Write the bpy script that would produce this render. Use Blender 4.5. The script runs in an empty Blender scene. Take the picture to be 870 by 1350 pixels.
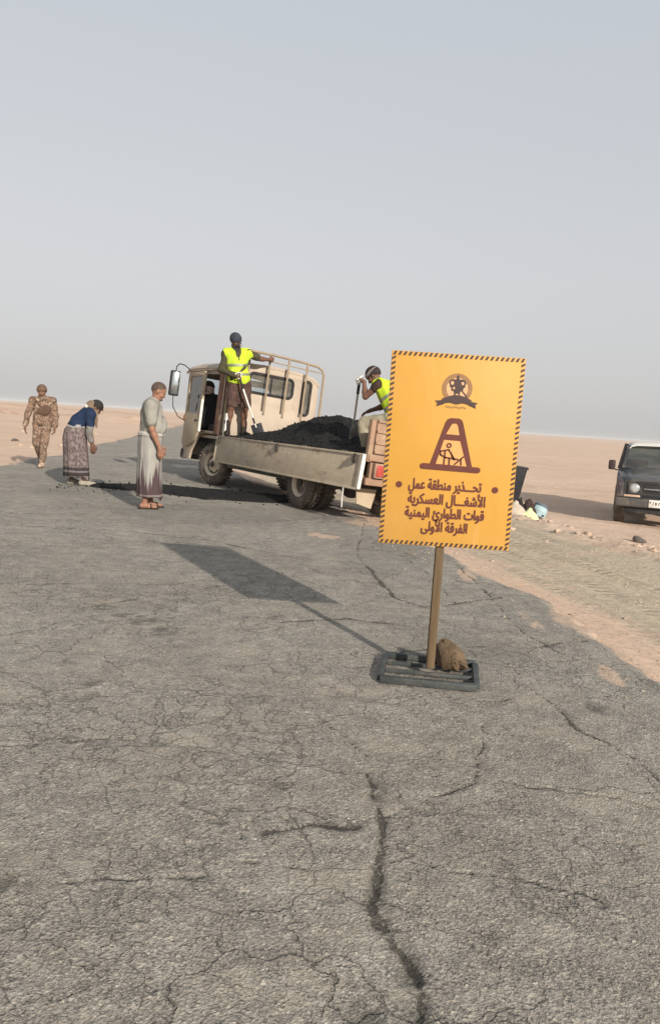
import bpy, bmesh, math, random
import numpy as np
from mathutils import Vector, Matrix, Euler

rng = random.Random(7)
R = math.radians
sc = bpy.context.scene
COL = sc.collection

# ------------------------------------------------------------------ camera
cam_d = bpy.data.cameras.new("Camera")
cam_d.sensor_fit = 'VERTICAL'
cam_d.sensor_height = 36.0
cam_d.sensor_width = 36.0
cam_d.lens = 26.67
cam_d.clip_start = 0.05
cam_d.clip_end = 20000
cam = bpy.data.objects.new("Camera", cam_d)
COL.objects.link(cam)
cam.matrix_world = (Matrix.Translation((0, 0, 1.35)) @ Matrix.Rotation(R(90 - 6.84), 4, 'X')
                    @ Matrix.Rotation(R(3.65), 4, 'Z'))
sc.camera = cam

# ------------------------------------------------------------------ sky and sun
SUN_EL, SUN_AZ = 22.3, 151.8           # azimuth clockwise from +Y: the sun stands behind the camera, to the right
world = bpy.data.worlds.new("World")
sc.world = world
world.use_nodes = True
wn, wl = world.node_tree.nodes, world.node_tree.links
wn.clear()
w_out = wn.new('ShaderNodeOutputWorld')
w_bg = wn.new('ShaderNodeBackground')
w_sky = wn.new('ShaderNodeTexSky')
w_sky.sky_type = 'NISHITA'
w_sky.sun_disc = False
w_sky.sun_elevation = R(SUN_EL)
w_sky.sun_rotation = R(SUN_AZ)
w_sky.air_density = 1.0
w_sky.dust_density = 3.0
w_sky.ozone_density = 1.5
w_hs = wn.new('ShaderNodeHueSaturation')
w_hs.inputs['Saturation'].default_value = 0.20
w_mix = wn.new('ShaderNodeMix')          # dusty air: the sky is washed out towards an even pale grey
w_mix.data_type = 'RGBA'
w_mix.inputs[0].default_value = 0.80
w_tc = wn.new('ShaderNodeTexCoord')
w_sp = wn.new('ShaderNodeSeparateXYZ')
w_rp = wn.new('ShaderNodeValToRGB')
for _i, (_p, _c) in enumerate(((.0, (.520, .508, .498)), (.20, (.515, .523, .540)), (.60, (.448, .498, .556)))):
    if _i > 1:
        w_rp.color_ramp.elements.new(.5)
    w_rp.color_ramp.elements[_i].position = _p
    w_rp.color_ramp.elements[_i].color = (*_c, 1)
w_sc = wn.new('ShaderNodeVectorMath')
w_sc.operation = 'SCALE'
w_sc.inputs['Scale'].default_value = 8.6
wl.new(w_tc.outputs['Generated'], w_sp.inputs[0])
wl.new(w_sp.outputs[2], w_rp.inputs[0])
wl.new(w_rp.outputs[0], w_sc.inputs[0])
wl.new(w_sc.outputs[0], w_mix.inputs[7])
wl.new(w_sky.outputs[0], w_hs.inputs['Color'])
wl.new(w_hs.outputs[0], w_mix.inputs[6])
wl.new(w_mix.outputs[2], w_bg.inputs['Color'])
w_bg.inputs['Strength'].default_value = 0.10
wl.new(w_bg.outputs[0], w_out.inputs['Surface'])

sun_d = bpy.data.lights.new("Sun", 'SUN')
sun_d.energy = 4.1
sun_d.angle = R(0.9)
sun_d.color = (1.0, 0.93, 0.83)
sun = bpy.data.objects.new("Sun", sun_d)
COL.objects.link(sun)
_sd = Vector((math.sin(R(SUN_AZ)) * math.cos(R(SUN_EL)), math.cos(R(SUN_AZ)) * math.cos(R(SUN_EL)), math.sin(R(SUN_EL))))
sun.rotation_euler = _sd.to_track_quat('Z', 'Y').to_euler()

vs = sc.view_settings
vs.view_transform = 'Standard'
vs.look = 'None'
vs.gamma = 1.0
vs.use_curve_mapping = False
vs.exposure = 0.54
sc.cycles.max_bounces = 6
sc.cycles.volume_bounces = 0

# ------------------------------------------------------------------ helpers: materials
def srgb(r, g, b):
    f = lambda c: (c / 255 / 12.92) if c / 255 <= 0.04045 else ((c / 255 + 0.055) / 1.055) ** 2.4
    return (f(r), f(g), f(b), 1)

class NT:
    """small wrapper for node trees"""
    def __init__(s, name, rough=0.8, metal=0.0, spec=0.3):
        s.m = bpy.data.materials.new(name)
        s.m.use_nodes = True
        s.n = s.m.node_tree.nodes
        s.l = s.m.node_tree.links
        s.b = s.n['Principled BSDF']
        s.b.inputs['Roughness'].default_value = rough
        s.b.inputs['Metallic'].default_value = metal
        s.b.inputs['Specular IOR Level'].default_value = spec
        s._c = None
    def co(s):
        if s._c is None:
            s._c = s.n.new('ShaderNodeTexCoord')
        return s._c.outputs['Object']
    def mapped(s, scale=(1, 1, 1), loc=(0, 0, 0), rot=(0, 0, 0)):
        m = s.n.new('ShaderNodeMapping')
        m.inputs['Scale'].default_value = scale
        m.inputs['Location'].default_value = loc
        m.inputs['Rotation'].default_value = rot
        s.l.new(s.co(), m.inputs[0])
        return m.outputs[0]
    def noise(s, scale, detail=4, rough=0.55, vec=None, dist=0.0):
        t = s.n.new('ShaderNodeTexNoise')
        t.inputs['Scale'].default_value = scale
        t.inputs['Detail'].default_value = detail
        t.inputs['Roughness'].default_value = rough
        t.inputs['Distortion'].default_value = dist
        s.l.new(vec if vec is not None else s.co(), t.inputs['Vector'])
        return t.outputs['Fac']
    def voro(s, scale, feature='F1', vec=None, out='Distance', rand=1.0):
        t = s.n.new('ShaderNodeTexVoronoi')
        t.feature = feature
        t.inputs['Scale'].default_value = scale
        t.inputs['Randomness'].default_value = rand
        s.l.new(vec if vec is not None else s.co(), t.inputs['Vector'])
        return t.outputs[out]
    def ramp(s, fac, stops, interp='LINEAR'):
        r = s.n.new('ShaderNodeValToRGB')
        e = r.color_ramp.elements
        r.color_ramp.interpolation = interp
        while len(e) < len(stops):
            e.new(0.5)
        for i, (p, c) in enumerate(stops):
            e[i].position = p
            e[i].color = c if len(c) == 4 else (*c, 1)
        s.l.new(fac, r.inputs[0])
        return r.outputs[0]
    def step(s, fac, a, b):
        r = s.n.new('ShaderNodeMapRange')
        r.interpolation_type = 'SMOOTHSTEP'
        r.inputs[1].default_value = a
        r.inputs[2].default_value = b
        s.l.new(fac, r.inputs[0])
        return r.outputs[0]
    def math(s, op, a, b=None, c=None):
        m = s.n.new('ShaderNodeMath')
        m.operation = op
        for i, v in enumerate((a, b, c)):
            if v is None:
                continue
            if isinstance(v, (int, float)):
                m.inputs[i].default_value = v
            else:
                s.l.new(v, m.inputs[i])
        return m.outputs[0]
    def mix(s, fac, a, b, mode='MIX'):
        m = s.n.new('ShaderNodeMix')
        m.data_type = 'RGBA'
        m.blend_type = mode
        for i, v in ((0, fac), (6, a), (7, b)):
            if isinstance(v, (int, float)):
                m.inputs[i].default_value = v
            elif isinstance(v, tuple):
                m.inputs[i].default_value = v if len(v) == 4 else (*v, 1)
            else:
                s.l.new(v, m.inputs[i])
        return m.outputs[2]
    def sep(s):
        x = s.n.new('ShaderNodeSeparateXYZ')
        s.l.new(s.co(), x.inputs[0])
        return x.outputs
    def attr(s, name):
        a = s.n.new('ShaderNodeAttribute')
        a.attribute_name = name
        return a.outputs['Fac']
    def base(s, v):
        if isinstance(v, tuple):
            s.b.inputs['Base Color'].default_value = v if len(v) == 4 else (*v, 1)
        else:
            s.l.new(v, s.b.inputs['Base Color'])
        return s
    def rough(s, v):
        s.l.new(v, s.b.inputs['Roughness'])
    def bump(s, h, strength=0.3, dist=0.01, prev=None):
        b = s.n.new('ShaderNodeBump')
        b.inputs['Strength'].default_value = strength
        b.inputs['Distance'].default_value = dist
        s.l.new(h, b.inputs['Height'])
        if prev is not None:
            s.l.new(prev, b.inputs['Normal'])
        s.l.new(b.outputs[0], s.b.inputs['Normal'])
        return b.outputs[0]

def worn(name, col, var=0.25, scale=6, dirt=None, dirt_amt=0.5, rough=0.7, metal=0.0, spec=0.3, bump=0.1, fine=60):
    """painted / plain material with tone variation, dirt patches and a fine bump"""
    t = NT(name, rough, metal, spec)
    c = np.array(col[:3])
    lo, hi = tuple(c * (1 - var)), tuple(np.minimum(c * (1 + var), 1))
    v = t.ramp(t.noise(scale, 6, 0.65), [(0.3, lo), (0.7, hi)])
    if dirt is not None:
        f = t.math('MULTIPLY', t.step(t.noise(scale * 0.6, 8, 0.7, t.mapped(loc=(3, 7, 1))), 0.5, 0.68), dirt_amt)
        v = t.mix(f, v, dirt)
    t.base(v)
    if bump:
        t.bump(t.noise(fine, 5, 0.6), bump, 0.01)
    return t.m

def cloth(name, col, var=0.18, rough=0.95, fold=0.25):
    t = NT(name, rough, 0, 0.1)
    c = np.array(col[:3])
    v = t.ramp(t.noise(14, 6, 0.6), [(0.3, tuple(c * (1 - var))), (0.7, tuple(np.minimum(c * (1 + var), 1)))])
    t.base(v)
    n = t.noise(16, 3, 0.5, t.mapped(scale=(1, 1, 0.45)), 1.2)
    t.bump(n, fold * 1.6, 0.035)
    return t.m

# ------------------------------------------------------------------ helpers: objects
def tag(o, label=None, cat=None, group=None, kind=None):
    if label: o['label'] = label
    if cat: o['category'] = cat
    if group: o['group'] = group
    if kind: o['kind'] = kind
    return o

def empty(name, loc=(0, 0, 0), rot=(0, 0, 0), label=None, cat=None, group=None):
    o = bpy.data.objects.new(name, None)
    o.empty_display_size = 0.2
    COL.objects.link(o)
    o.location = loc
    o.rotation_euler = rot
    return tag(o, label, cat, group)

def link_mesh(name, me, mats, parent=None, smooth=True, angle=40):
    for m in (mats if isinstance(mats, (list, tuple)) else [mats]):
        me.materials.append(m)
    if smooth and len(me.polygons):
        me.polygons.foreach_set('use_smooth', [True] * len(me.polygons))
        if angle < 180:
            me.set_sharp_from_angle(angle=R(angle))
    me.update()
    o = bpy.data.objects.new(name, me)
    COL.objects.link(o)
    if parent is not None:
        o.parent = parent
    return o

def frame_from(d, hint=(0, 0, 1)):
    d = Vector(d).normalized()
    h = Vector(hint)
    if abs(d.dot(h)) > 0.98:
        h = Vector((0, 1, 0))
    x = h.cross(d).normalized()
    y = d.cross(x)
    return x, y, d

class MB:
    """collects shapes; build() links them as one mesh object"""
    def __init__(s):
        s.bm = bmesh.new()
    def raw(s, verts, faces):
        v = [s.bm.verts.new(p) for p in verts]
        for f in faces:
            try:
                s.bm.faces.new([v[i] for i in f])
            except ValueError:
                pass
        return s
    def box(s, c, size, rot=None, bev=0.0, seg=2):
        b = bmesh.new()
        bmesh.ops.create_cube(b, size=1)
        for v in b.verts:
            v.co = Vector((v.co.x * size[0], v.co.y * size[1], v.co.z * size[2]))
        if bev > 0:
            bmesh.ops.bevel(b, geom=b.edges[:], offset=min(bev, min(size) * 0.45), segments=seg, profile=0.5, affect='EDGES')
        M = Matrix.Translation(c) @ (rot.to_4x4() if rot is not None else Matrix.Identity(4))
        b.transform(M)
        s._merge(b)
        return s
    def bar(s, a, b, w, h, up=(0, 0, 1), bev=0.0):
        a, b = Vector(a), Vector(b)
        x, y, d = frame_from(b - a, up)
        m = Matrix((x, y, d)).transposed()
        return s.box((a + b) / 2, (w, h, (b - a).length), m, bev)
    def _merge(s, b):
        me = bpy.data.meshes.new('tmp')
        b.to_mesh(me)
        b.free()
        s.bm.from_mesh(me)
        bpy.data.meshes.remove(me)
    def rings(s, rs, cap=True, closed=False):
        """rs: list of rings (lists of points, same length)"""
        V = [[s.bm.verts.new(p) for p in r] for r in rs]
        n = len(V[0])
        for i in range(len(V) - 1 + (1 if closed else 0)):
            A, B = V[i], V[(i + 1) % len(V)]
            for j in range(n):
                s.bm.faces.new((A[j], A[(j + 1) % n], B[(j + 1) % n], B[j]))
        if cap and not closed:
            s.bm.faces.new(V[0][::-1])
            s.bm.faces.new(V[-1])
        return s
    def tube(s, pts, r, n=10, cap=True):
        pts = [Vector(p) for p in pts]
        rr = r if isinstance(r, (list, tuple)) else [r] * len(pts)
        out = []
        hint = None
        for i, p in enumerate(pts):
            d = (pts[min(i + 1, len(pts) - 1)] - pts[max(i - 1, 0)]).normalized()
            if hint is None:
                x, y, _ = frame_from(d)
            else:
                x = (hint - d * hint.dot(d)).normalized()
                y = d.cross(x)
            hint = x
            out.append([p + (x * math.cos(2 * math.pi * k / n) + y * math.sin(2 * math.pi * k / n)) * rr[i] for k in range(n)])
        return s.rings(out, cap)
    def lathe(s, prof, origin, axis, n=28, cap=True):
        """prof: (radius, along-axis)"""
        x, y, d = frame_from(axis)
        o = Vector(origin)
        out = [[o + d * h + (x * math.cos(2 * math.pi * k / n) + y * math.sin(2 * math.pi * k / n)) * max(r, 1e-4) for k in range(n)] for r, h in prof]
        return s.rings(out, cap)
    def prism(s, poly, fn, lo, hi):
        """extrude a 2-D polygon; fn(u, v, w) -> point"""
        a = [fn(u, v, lo) for u, v in poly]
        b = [fn(u, v, hi) for u, v in poly]
        return s.rings([a, b], True)
    def ell(s, c, r, rot=None, seg=20):
        b = bmesh.new()
        bmesh.ops.create_uvsphere(b, u_segments=seg, v_segments=seg // 2 + 2, radius=1)
        M = Matrix.Translation(c) @ (rot.to_4x4() if rot is not None else Matrix.Identity(4)) @ Matrix.Diagonal((*r, 1))
        b.transform(M)
        s._merge(b)
        return s
    def plate(s, outer, holes, lo, hi, fn, bev=0.0):
        """flat plate with holes: 2-D outlines, thickness lo..hi along the third axis, fn maps (u, v, w) to a point"""
        cu = bpy.data.curves.new('tmpc', 'CURVE')
        cu.dimensions = '2D'
        cu.fill_mode = 'BOTH'
        cu.extrude = (hi - lo) / 2 - bev
        cu.bevel_depth = bev
        cu.bevel_resolution = 1
        for pl in [outer] + list(holes):
            sp = cu.splines.new('POLY')
            sp.points.add(len(pl) - 1)
            for p, q in zip(sp.points, pl):
                p.co = (q[0], q[1], 0, 1)
            sp.use_cyclic_u = True
        o = bpy.data.objects.new('tmpc', cu)
        me = bpy.data.meshes.new_from_object(o)
        for v in me.vertices:
            v.co = fn(v.co.x, v.co.y, (lo + hi) / 2 + v.co.z)
        s.bm.from_mesh(me)
        bpy.data.objects.remove(o)
        bpy.data.curves.remove(cu)
        bpy.data.meshes.remove(me)
        return s
    def build(s, name, mat, parent=None, smooth=True, angle=40, recalc=True):
        if recalc:
            bmesh.ops.remove_doubles(s.bm, verts=s.bm.verts[:], dist=1e-5)
            bmesh.ops.recalc_face_normals(s.bm, faces=s.bm.faces[:])
        me = bpy.data.meshes.new(name)
        s.bm.to_mesh(me)
        s.bm.free()
        return link_mesh(name, me, mat, parent, smooth, angle)

def rrect(x0, x1, y0, y1, r, n=5):
    """rounded rectangle outline"""
    pts = []
    for cx, cy, a0 in ((x1 - r, y1 - r, 0), (x0 + r, y1 - r, 90), (x0 + r, y0 + r, 180), (x1 - r, y0 + r, 270)):
        for k in range(n + 1):
            a = R(a0 + 90 * k / n)
            pts.append((cx + r * math.cos(a), cy + r * math.sin(a)))
    return pts

# ------------------------------------------------------------------ helpers: numpy value noise
_perm = np.random.RandomState(3).rand(512, 512)
def vnoise(x, y):
    xi, yi = np.floor(x).astype(int), np.floor(y).astype(int)
    fx, fy = x - xi, y - yi
    fx, fy = fx * fx * (3 - 2 * fx), fy * fy * (3 - 2 * fy)
    g = lambda a, b: _perm[a % 512, b % 512]
    return ((g(xi, yi) * (1 - fx) + g(xi + 1, yi) * fx) * (1 - fy) + (g(xi, yi + 1) * (1 - fx) + g(xi + 1, yi + 1) * fx) * fy) - 0.5
def fbm(x, y, o=4, gain=0.5):
    s, a = 0, 1.0
    for i in range(o):
        s = s + a * vnoise(x * 2 ** i + 17.3 * i, y * 2 ** i + 9.1 * i)
        a *= gain
    return s

def grid_mesh(name, P):
    """P: (rows, cols, 3) array -> mesh"""
    r, c = P.shape[:2]
    me = bpy.data.meshes.new(name)
    me.vertices.add(r * c)
    me.vertices.foreach_set('co', P.reshape(-1).astype(np.float32))
    i = np.arange((r - 1) * (c - 1))
    a = (i // (c - 1)) * c + i % (c - 1)
    q = np.stack([a, a + 1, a + c + 1, a + c], 1).reshape(-1)
    me.loops.add(len(q))
    me.loops.foreach_set('vertex_index', q.astype(np.int32))
    me.polygons.add(len(i))
    me.polygons.foreach_set('loop_start', (np.arange(len(i)) * 4).astype(np.int32))
    me.update(calc_edges=True)
    me.validate()
    return me

def mesh_np(name, V, F):
    """quads or triangles from numpy arrays"""
    k = F.shape[1]
    me = bpy.data.meshes.new(name)
    me.vertices.add(len(V))
    me.vertices.foreach_set('co', V.reshape(-1).astype(np.float32))
    me.loops.add(F.size)
    me.loops.foreach_set('vertex_index', F.reshape(-1).astype(np.int32))
    me.polygons.add(len(F))
    me.polygons.foreach_set('loop_start', (np.arange(len(F)) * k).astype(np.int32))
    me.update(calc_edges=True)
    return me

def point_attr(me, name, vals):
    a = me.attributes.new(name, 'FLOAT', 'POINT')
    a.data.foreach_set('value', np.asarray(vals, np.float32).reshape(-1))

# ------------------------------------------------------------------ helpers: smooth solid bodies (signed distance -> surface nets)
def sdf_mesh(name, prims, vox=0.008, cuts=(), subs=(), disp=None, pad=0.04):
    """prims: ('cap', a, b, ra, rb, k) or ('ell', c, radii, 3x3, k)"""
    lo, hi = np.full(3, 1e9), np.full(3, -1e9)
    for p in prims:
        if p[0] == 'cap':
            a, b = np.array(p[1], float), np.array(p[2], float)
            m = max(p[3], p[4])
            lo = np.minimum(lo, np.minimum(a, b) - m)
            hi = np.maximum(hi, np.maximum(a, b) + m)
        else:
            c = np.array(p[1], float)
            m = max(p[2])
            lo, hi = np.minimum(lo, c - m), np.maximum(hi, c + m)
    lo -= pad
    hi += pad
    n = np.ceil((hi - lo) / vox).astype(int) + 1
    V = np.full(n, 0.08, np.float32)
    ax = [lo[i] + vox * np.arange(n[i]) for i in range(3)]
    def region(l, h):
        s0 = np.clip(np.floor((l - lo) / vox).astype(int), 0, n - 1)
        s1 = np.clip(np.ceil((h - lo) / vox).astype(int) + 1, 1, n)
        sl = tuple(slice(s0[i], s1[i]) for i in range(3))
        G = np.meshgrid(ax[0][sl[0]], ax[1][sl[1]], ax[2][sl[2]], indexing='ij')
        return sl, np.stack(G, -1)
    def dist(p, extra):
        if p[0] == 'cap':
            a, b = np.array(p[1], float), np.array(p[2], float)
            m = max(p[3], p[4]) + extra
            sl, X = region(np.minimum(a, b) - m, np.maximum(a, b) + m)
            ab = b - a
            t = np.clip(((X - a) @ ab) / max(ab @ ab, 1e-9), 0, 1)
            d = np.linalg.norm(X - a - t[..., None] * ab, axis=-1) - (p[3] + (p[4] - p[3]) * t)
        else:
            c = np.array(p[1], float)
            r = np.array(p[2], float)
            m = max(r) + extra
            sl, X = region(c - m, c + m)
            q = (X - c) @ np.array(p[3], float) if p[3] is not None else X - c
            k0 = np.linalg.norm(q / r, axis=-1)
            k1 = np.linalg.norm(q / (r * r), axis=-1)
            d = k0 * (k0 - 1.0) / np.maximum(k1, 1e-6)
        return sl, d.astype(np.float32), X
    for p in prims:
        k = p[-1]
        sl, d, X = dist(p, k + 2.5 * vox)
        A = V[sl]
        h = np.maximum(k - np.abs(A - d), 0) / max(k, 1e-6)
        V[sl] = np.minimum(A, d) - h * h * k * 0.25
    for p in subs:
        k = p[-1]
        sl, d, X = dist(p, k + 2.5 * vox)
        A = V[sl]
        h = np.maximum(k - np.abs(A + d), 0) / max(k, 1e-6)
        V[sl] = np.maximum(A, -d) + h * h * k * 0.25
    if disp is not None or cuts:
        G = np.stack(np.meshgrid(*ax, indexing='ij'), -1)
        if disp is not None:
            V = V + disp(G)
        for pt, nn in cuts:
            nn = np.array(nn, float)
            nn = nn / np.linalg.norm(nn)
            V = np.maximum(V, (G - np.array(pt, float)) @ nn)
    V[0], V[-1] = 1, 1
    V[:, 0], V[:, -1] = 1, 1
    V[:, :, 0], V[:, :, -1] = 1, 1
    inside = V < 0
    # cells
    c = [(i, j, k) for i in (0, 1) for j in (0, 1) for k in (0, 1)]
    sh = n - 1
    cnt = np.zeros(sh, np.int8)
    for i, j, k in c:
        cnt += inside[i:i + sh[0], j:j + sh[1], k:k + sh[2]]
    act = (cnt > 0) & (cnt < 8)
    idx = np.full(sh, -1, np.int64)
    cells = np.argwhere(act)
    idx[act] = np.arange(len(cells))
    acc = np.zeros((len(cells), 3))
    num = np.zeros(len(cells))
    for e0 in c:
        for axis in range(3):
            if e0[axis] == 1:
                continue
            e1 = list(e0)
            e1[axis] = 1
            v0 = V[cells[:, 0] + e0[0], cells[:, 1] + e0[1], cells[:, 2] + e0[2]]
            v1 = V[cells[:, 0] + e1[0], cells[:, 1] + e1[1], cells[:, 2] + e1[2]]
            cr = (v0 < 0) != (v1 < 0)
            t = np.where(cr, v0 / np.where(cr, v0 - v1, 1), 0)
            pt = np.array(e0, float)[None, :].repeat(len(cells), 0)
            pt[:, axis] += t
            acc += pt * cr[:, None]
            num += cr
    P = lo + vox * (cells + acc / np.maximum(num, 1)[:, None])
    F = []
    for axis in range(3):
        u, w = (axis + 1) % 3, (axis + 2) % 3
        s0 = [slice(None)] * 3
        s1 = [slice(None)] * 3
        s0[axis], s1[axis] = slice(0, -1), slice(1, None)
        cr = inside[tuple(s0)] != inside[tuple(s1)]
        e = np.argwhere(cr)
        e = e[(e[:, u] > 0) & (e[:, w] > 0) & (e[:, u] < sh[u]) & (e[:, w] < sh[w])]
        st = inside[e[:, 0], e[:, 1], e[:, 2]]
        du, dw = np.zeros(3, int), np.zeros(3, int)
        du[u], dw[w] = 1, 1
        g = lambda q: idx[q[:, 0], q[:, 1], q[:, 2]]
        q = np.stack([g(e - du - dw), g(e - dw), g(e), g(e - du)], 1)
        q[~st] = q[~st][:, ::-1]
        F.append(q)
    F = np.concatenate(F)
    F = F[(F >= 0).all(1)]
    return mesh_np(name, P, F)
# ================================================================== ground and road
XR = ([-5, 0, 3, 4.7, 6.1, 7.5, 8.85, 10.3, 12.4, 15.3, 20, 31, 77, 200, 700, 3000],
      [2.75, 2.35, 2.1, 1.98, 1.74, 1.46, 1.14, .68, 0.0, -1.5, -2.9, -4.9, -10.2, -25, -90, -400])
XL = ([-5, 0, 10, 15.8, 20.3, 31.5, 77.6, 200, 700, 3000], [-6.4, -6.5, -6.65, -6.95, -7.4, -9.1, -15.6, -32, -102, -425])
def xr(y): return np.interp(y, *XR)
def xl(y): return np.interp(y, *XL)
def sstep(v, a, b):
    t = np.clip((v - a) / (b - a), 0, 1)
    return t * t * (3 - 2 * t)

def ground_z(x, y):
    dr, dl = x - xr(y), xl(y) - x
    zr = np.interp(dr, [-.9, -.35, 0, .3, .9, 2.2, 3.5, 4.2, 5.2, 9, 60, 400], [-.08, -.045, -.028, -.07, -.155, -.2, -.25, -.235, -.42, -.53, -.6, -.65])
    zl = np.interp(dl, [-.9, -.35, 0, .6, 4, 10, 60, 400], [-.08, -.045, -.022, -.05, -.06, -.03, .05, 0])
    z = np.where(dr > -.9, zr, np.where(dl > -.9, zl, -.08))
    off = sstep(np.maximum(dr, dl), 0.0, 1.2)
    r = np.hypot(x, y)
    z = z + off * (.035 * fbm(x * .6, y * .6, 3) + .018 * fbm(x * 3.1, y * 3.1, 4) * np.clip(60 / (r + 1), 0, 1))
    # wheel ruts along the graded shoulder
    for d0, w_, a_ in ((.75, .13, .028), (1.25, .11, .02), (1.9, .14, .03), (2.45, .12, .022), (2.95, .13, .026), (3.5, .12, .02)):
        q = (dr - d0 - .12 * np.sin(y * .35 + d0 * 3)) / w_
        z = z - a_ * (np.exp(-q ** 2) - .45 * np.exp(-(np.abs(q) - 1.7) ** 2 * 2)) * (y < 60)
    # rubble bank where the graded shoulder ends
    bank = np.exp(-((dr - 4.3) / .55) ** 2)
    z = z + bank * (.10 * fbm(x * 2.3 + 5, y * 2.3, 4) + .05) * (y < 60)
    # low heaps of spoil far off on the left
    berm = np.exp(-((y - 84 - x * .2) / 7) ** 2) * (dl > 3)
    z = z + berm * np.clip(.42 + 1.1 * fbm(x * .22, y * .1, 4), 0, 1.2) * 1.15
    berm2 = np.exp(-((y - 150 - x * .1) / 12) ** 2) * (dl > 6)
    z = z + berm2 * np.clip(.45 + .9 * fbm(x * .09 + 40, y * .1, 3), 0, 1.3) * .9
    # broad, very low swells of the plain
    z = z + sstep(r, 80, 400) * .35 * fbm(x * .008, y * .008, 2)
    return z

def axis_lines(segs):
    out = [segs[0][0]]
    for a, b, s0, s1 in segs:
        t = a
        L = b - a
        while t < b - 1e-6:
            f = (t - a) / L
            t = min(b, t + s0 + (s1 - s0) * f)
            out.append(t)
    return np.array(sorted(set(out)))

gx = axis_lines([(-4000, -800, 500, 120), (-800, -120, 120, 6), (-120, -30, 6, .8), (-30, -6, .8, .2), (-6, -.6, .5, .25), (-.6, 8.5, .05, .06), (8.5, 30, .06, .8), (30, 120, .8, 6), (120, 800, 6, 120), (800, 4000, 120, 500)])
gy = axis_lines([(-300, -20, 80, 2), (-20, 0, 2, .3), (0, 3, .2, .06), (3, 20, .05, .08), (20, 100, .1, .8), (100, 400, .9, 12), (400, 1200, 12, 100), (1200, 5000, 100, 400)])
GX, GY = np.meshgrid(gx, gy)
GZ = ground_z(GX, GY)
gme = grid_mesh("ground", np.stack([GX, GY, GZ], -1))
dr = GX - xr(GY)
sh = sstep(dr + .35 * fbm(GX * 1.3, GY * 1.3, 4), .35, .9) * (1 - sstep(dr + .7 * fbm(GX * .9 + 9, GY * .9, 4), 3.2, 4.3)) * (1 - sstep(GY, 40, 120))
point_attr(gme, 'shoulder', sh)
point_attr(gme, 'across', np.clip(dr, -3, 12))
point_attr(gme, 'spoil', np.clip(np.exp(-((GY - 84 - GX * .2) / 7) ** 2) + np.exp(-((GY - 150 - GX * .1) / 12) ** 2), 0, 1) * (GX < -12))
point_attr(gme, 'rubble', np.exp(-((dr - 4.3) / .7) ** 2) * (GY < 50))

t = NT("sand_ground", 0.95, 0, 0.1)
sandc = t.ramp(t.noise(.9, 8, .65), [(.28, (.50, .368, .276)), (.72, (.60, .455, .348))])
big = t.ramp(t.noise(.035, 4, .6, t.mapped(scale=(1, 2.5, 1))), [(.35, (.95, .9, .86)), (.65, (1.03, 1.0, .98))])
sandc = t.mix(1.0, sandc, big, 'MULTIPLY')
cmb = t.n.new('ShaderNodeCombineXYZ')
t.l.new(t.math('MULTIPLY', t.attr('across'), 7.0), cmb.inputs[0])
t.l.new(t.math('MULTIPLY', t.sep()[1], .55), cmb.inputs[1])
trk = t.noise(1.0, 5, .6, cmb.outputs[0], .6)
grav = t.ramp(t.noise(26, 6, .75), [(.3, (.34, .28, .205)), (.7, (.57, .47, .35))])
gsand = t.ramp(t.noise(3.5, 6, .65), [(.45, (0, 0, 0, 1)), (.65, (1, 1, 1, 1))])
grav = t.mix(t.math('MULTIPLY', gsand, .35), grav, (.50, .375, .275))
grav = t.mix(t.math('MULTIPLY', t.step(trk, .62, .45), .28), grav, (.27, .23, .175))
col = t.mix(t.math('MULTIPLY', t.attr('shoulder'), t.step(t.noise(2.2, 7, .7), .22, .48)), sandc, grav)
col = t.mix(t.math('MULTIPLY', t.attr('rubble'), t.step(t.noise(9, 5, .7), .48, .6)), col, (.55, .42, .325))
col = t.mix(t.math('MULTIPLY', t.attr('spoil'), t.step(t.noise(.7, 6, .75), .42, .62)), col, (.40, .235, .15))
# thin wheel tracks across the plain
trk2 = t.noise(.05, 3, .5, t.mapped(scale=(.5, 5, 1), rot=(0, 0, .12)))
col = t.mix(t.math('MULTIPLY', t.step(trk2, .60, .68), .28), col, (.40, .275, .205))
t.base(col)
b1 = t.bump(t.noise(38, 6, .7), .55, .03)
wob = t.math('MULTIPLY', t.math('SUBTRACT', t.noise(.8, 2), .5), .5)
lug_ph = t.math('ADD', t.math('MULTIPLY', t.sep()[1], 44.0), t.math('MULTIPLY', t.attr('across'), 22.0))
lug = t.math('SINE', lug_ph)
cb = t.n.new('ShaderNodeCombineXYZ'); t.l.new(t.math('ADD', t.attr('across'), wob), cb.inputs[0])
bandn = t.noise(2.6, 1, .5, cb.outputs[0])
lugm = t.math('MULTIPLY', t.math('MULTIPLY', lug, t.step(bandn, .50, .58)), t.math('MULTIPLY', t.attr('shoulder'), t.step(t.noise(1.6, 4, .6), .4, .55)))
b2 = t.bump(trk, .6, .06, b1)
b2 = t.bump(lugm, .35, .03, b2)
t.bump(t.voro(11, 'SMOOTH_F1'), .25, .05, b2)
tag(link_mesh("ground", gme, t.m, None, True, 180), kind='structure')

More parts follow.
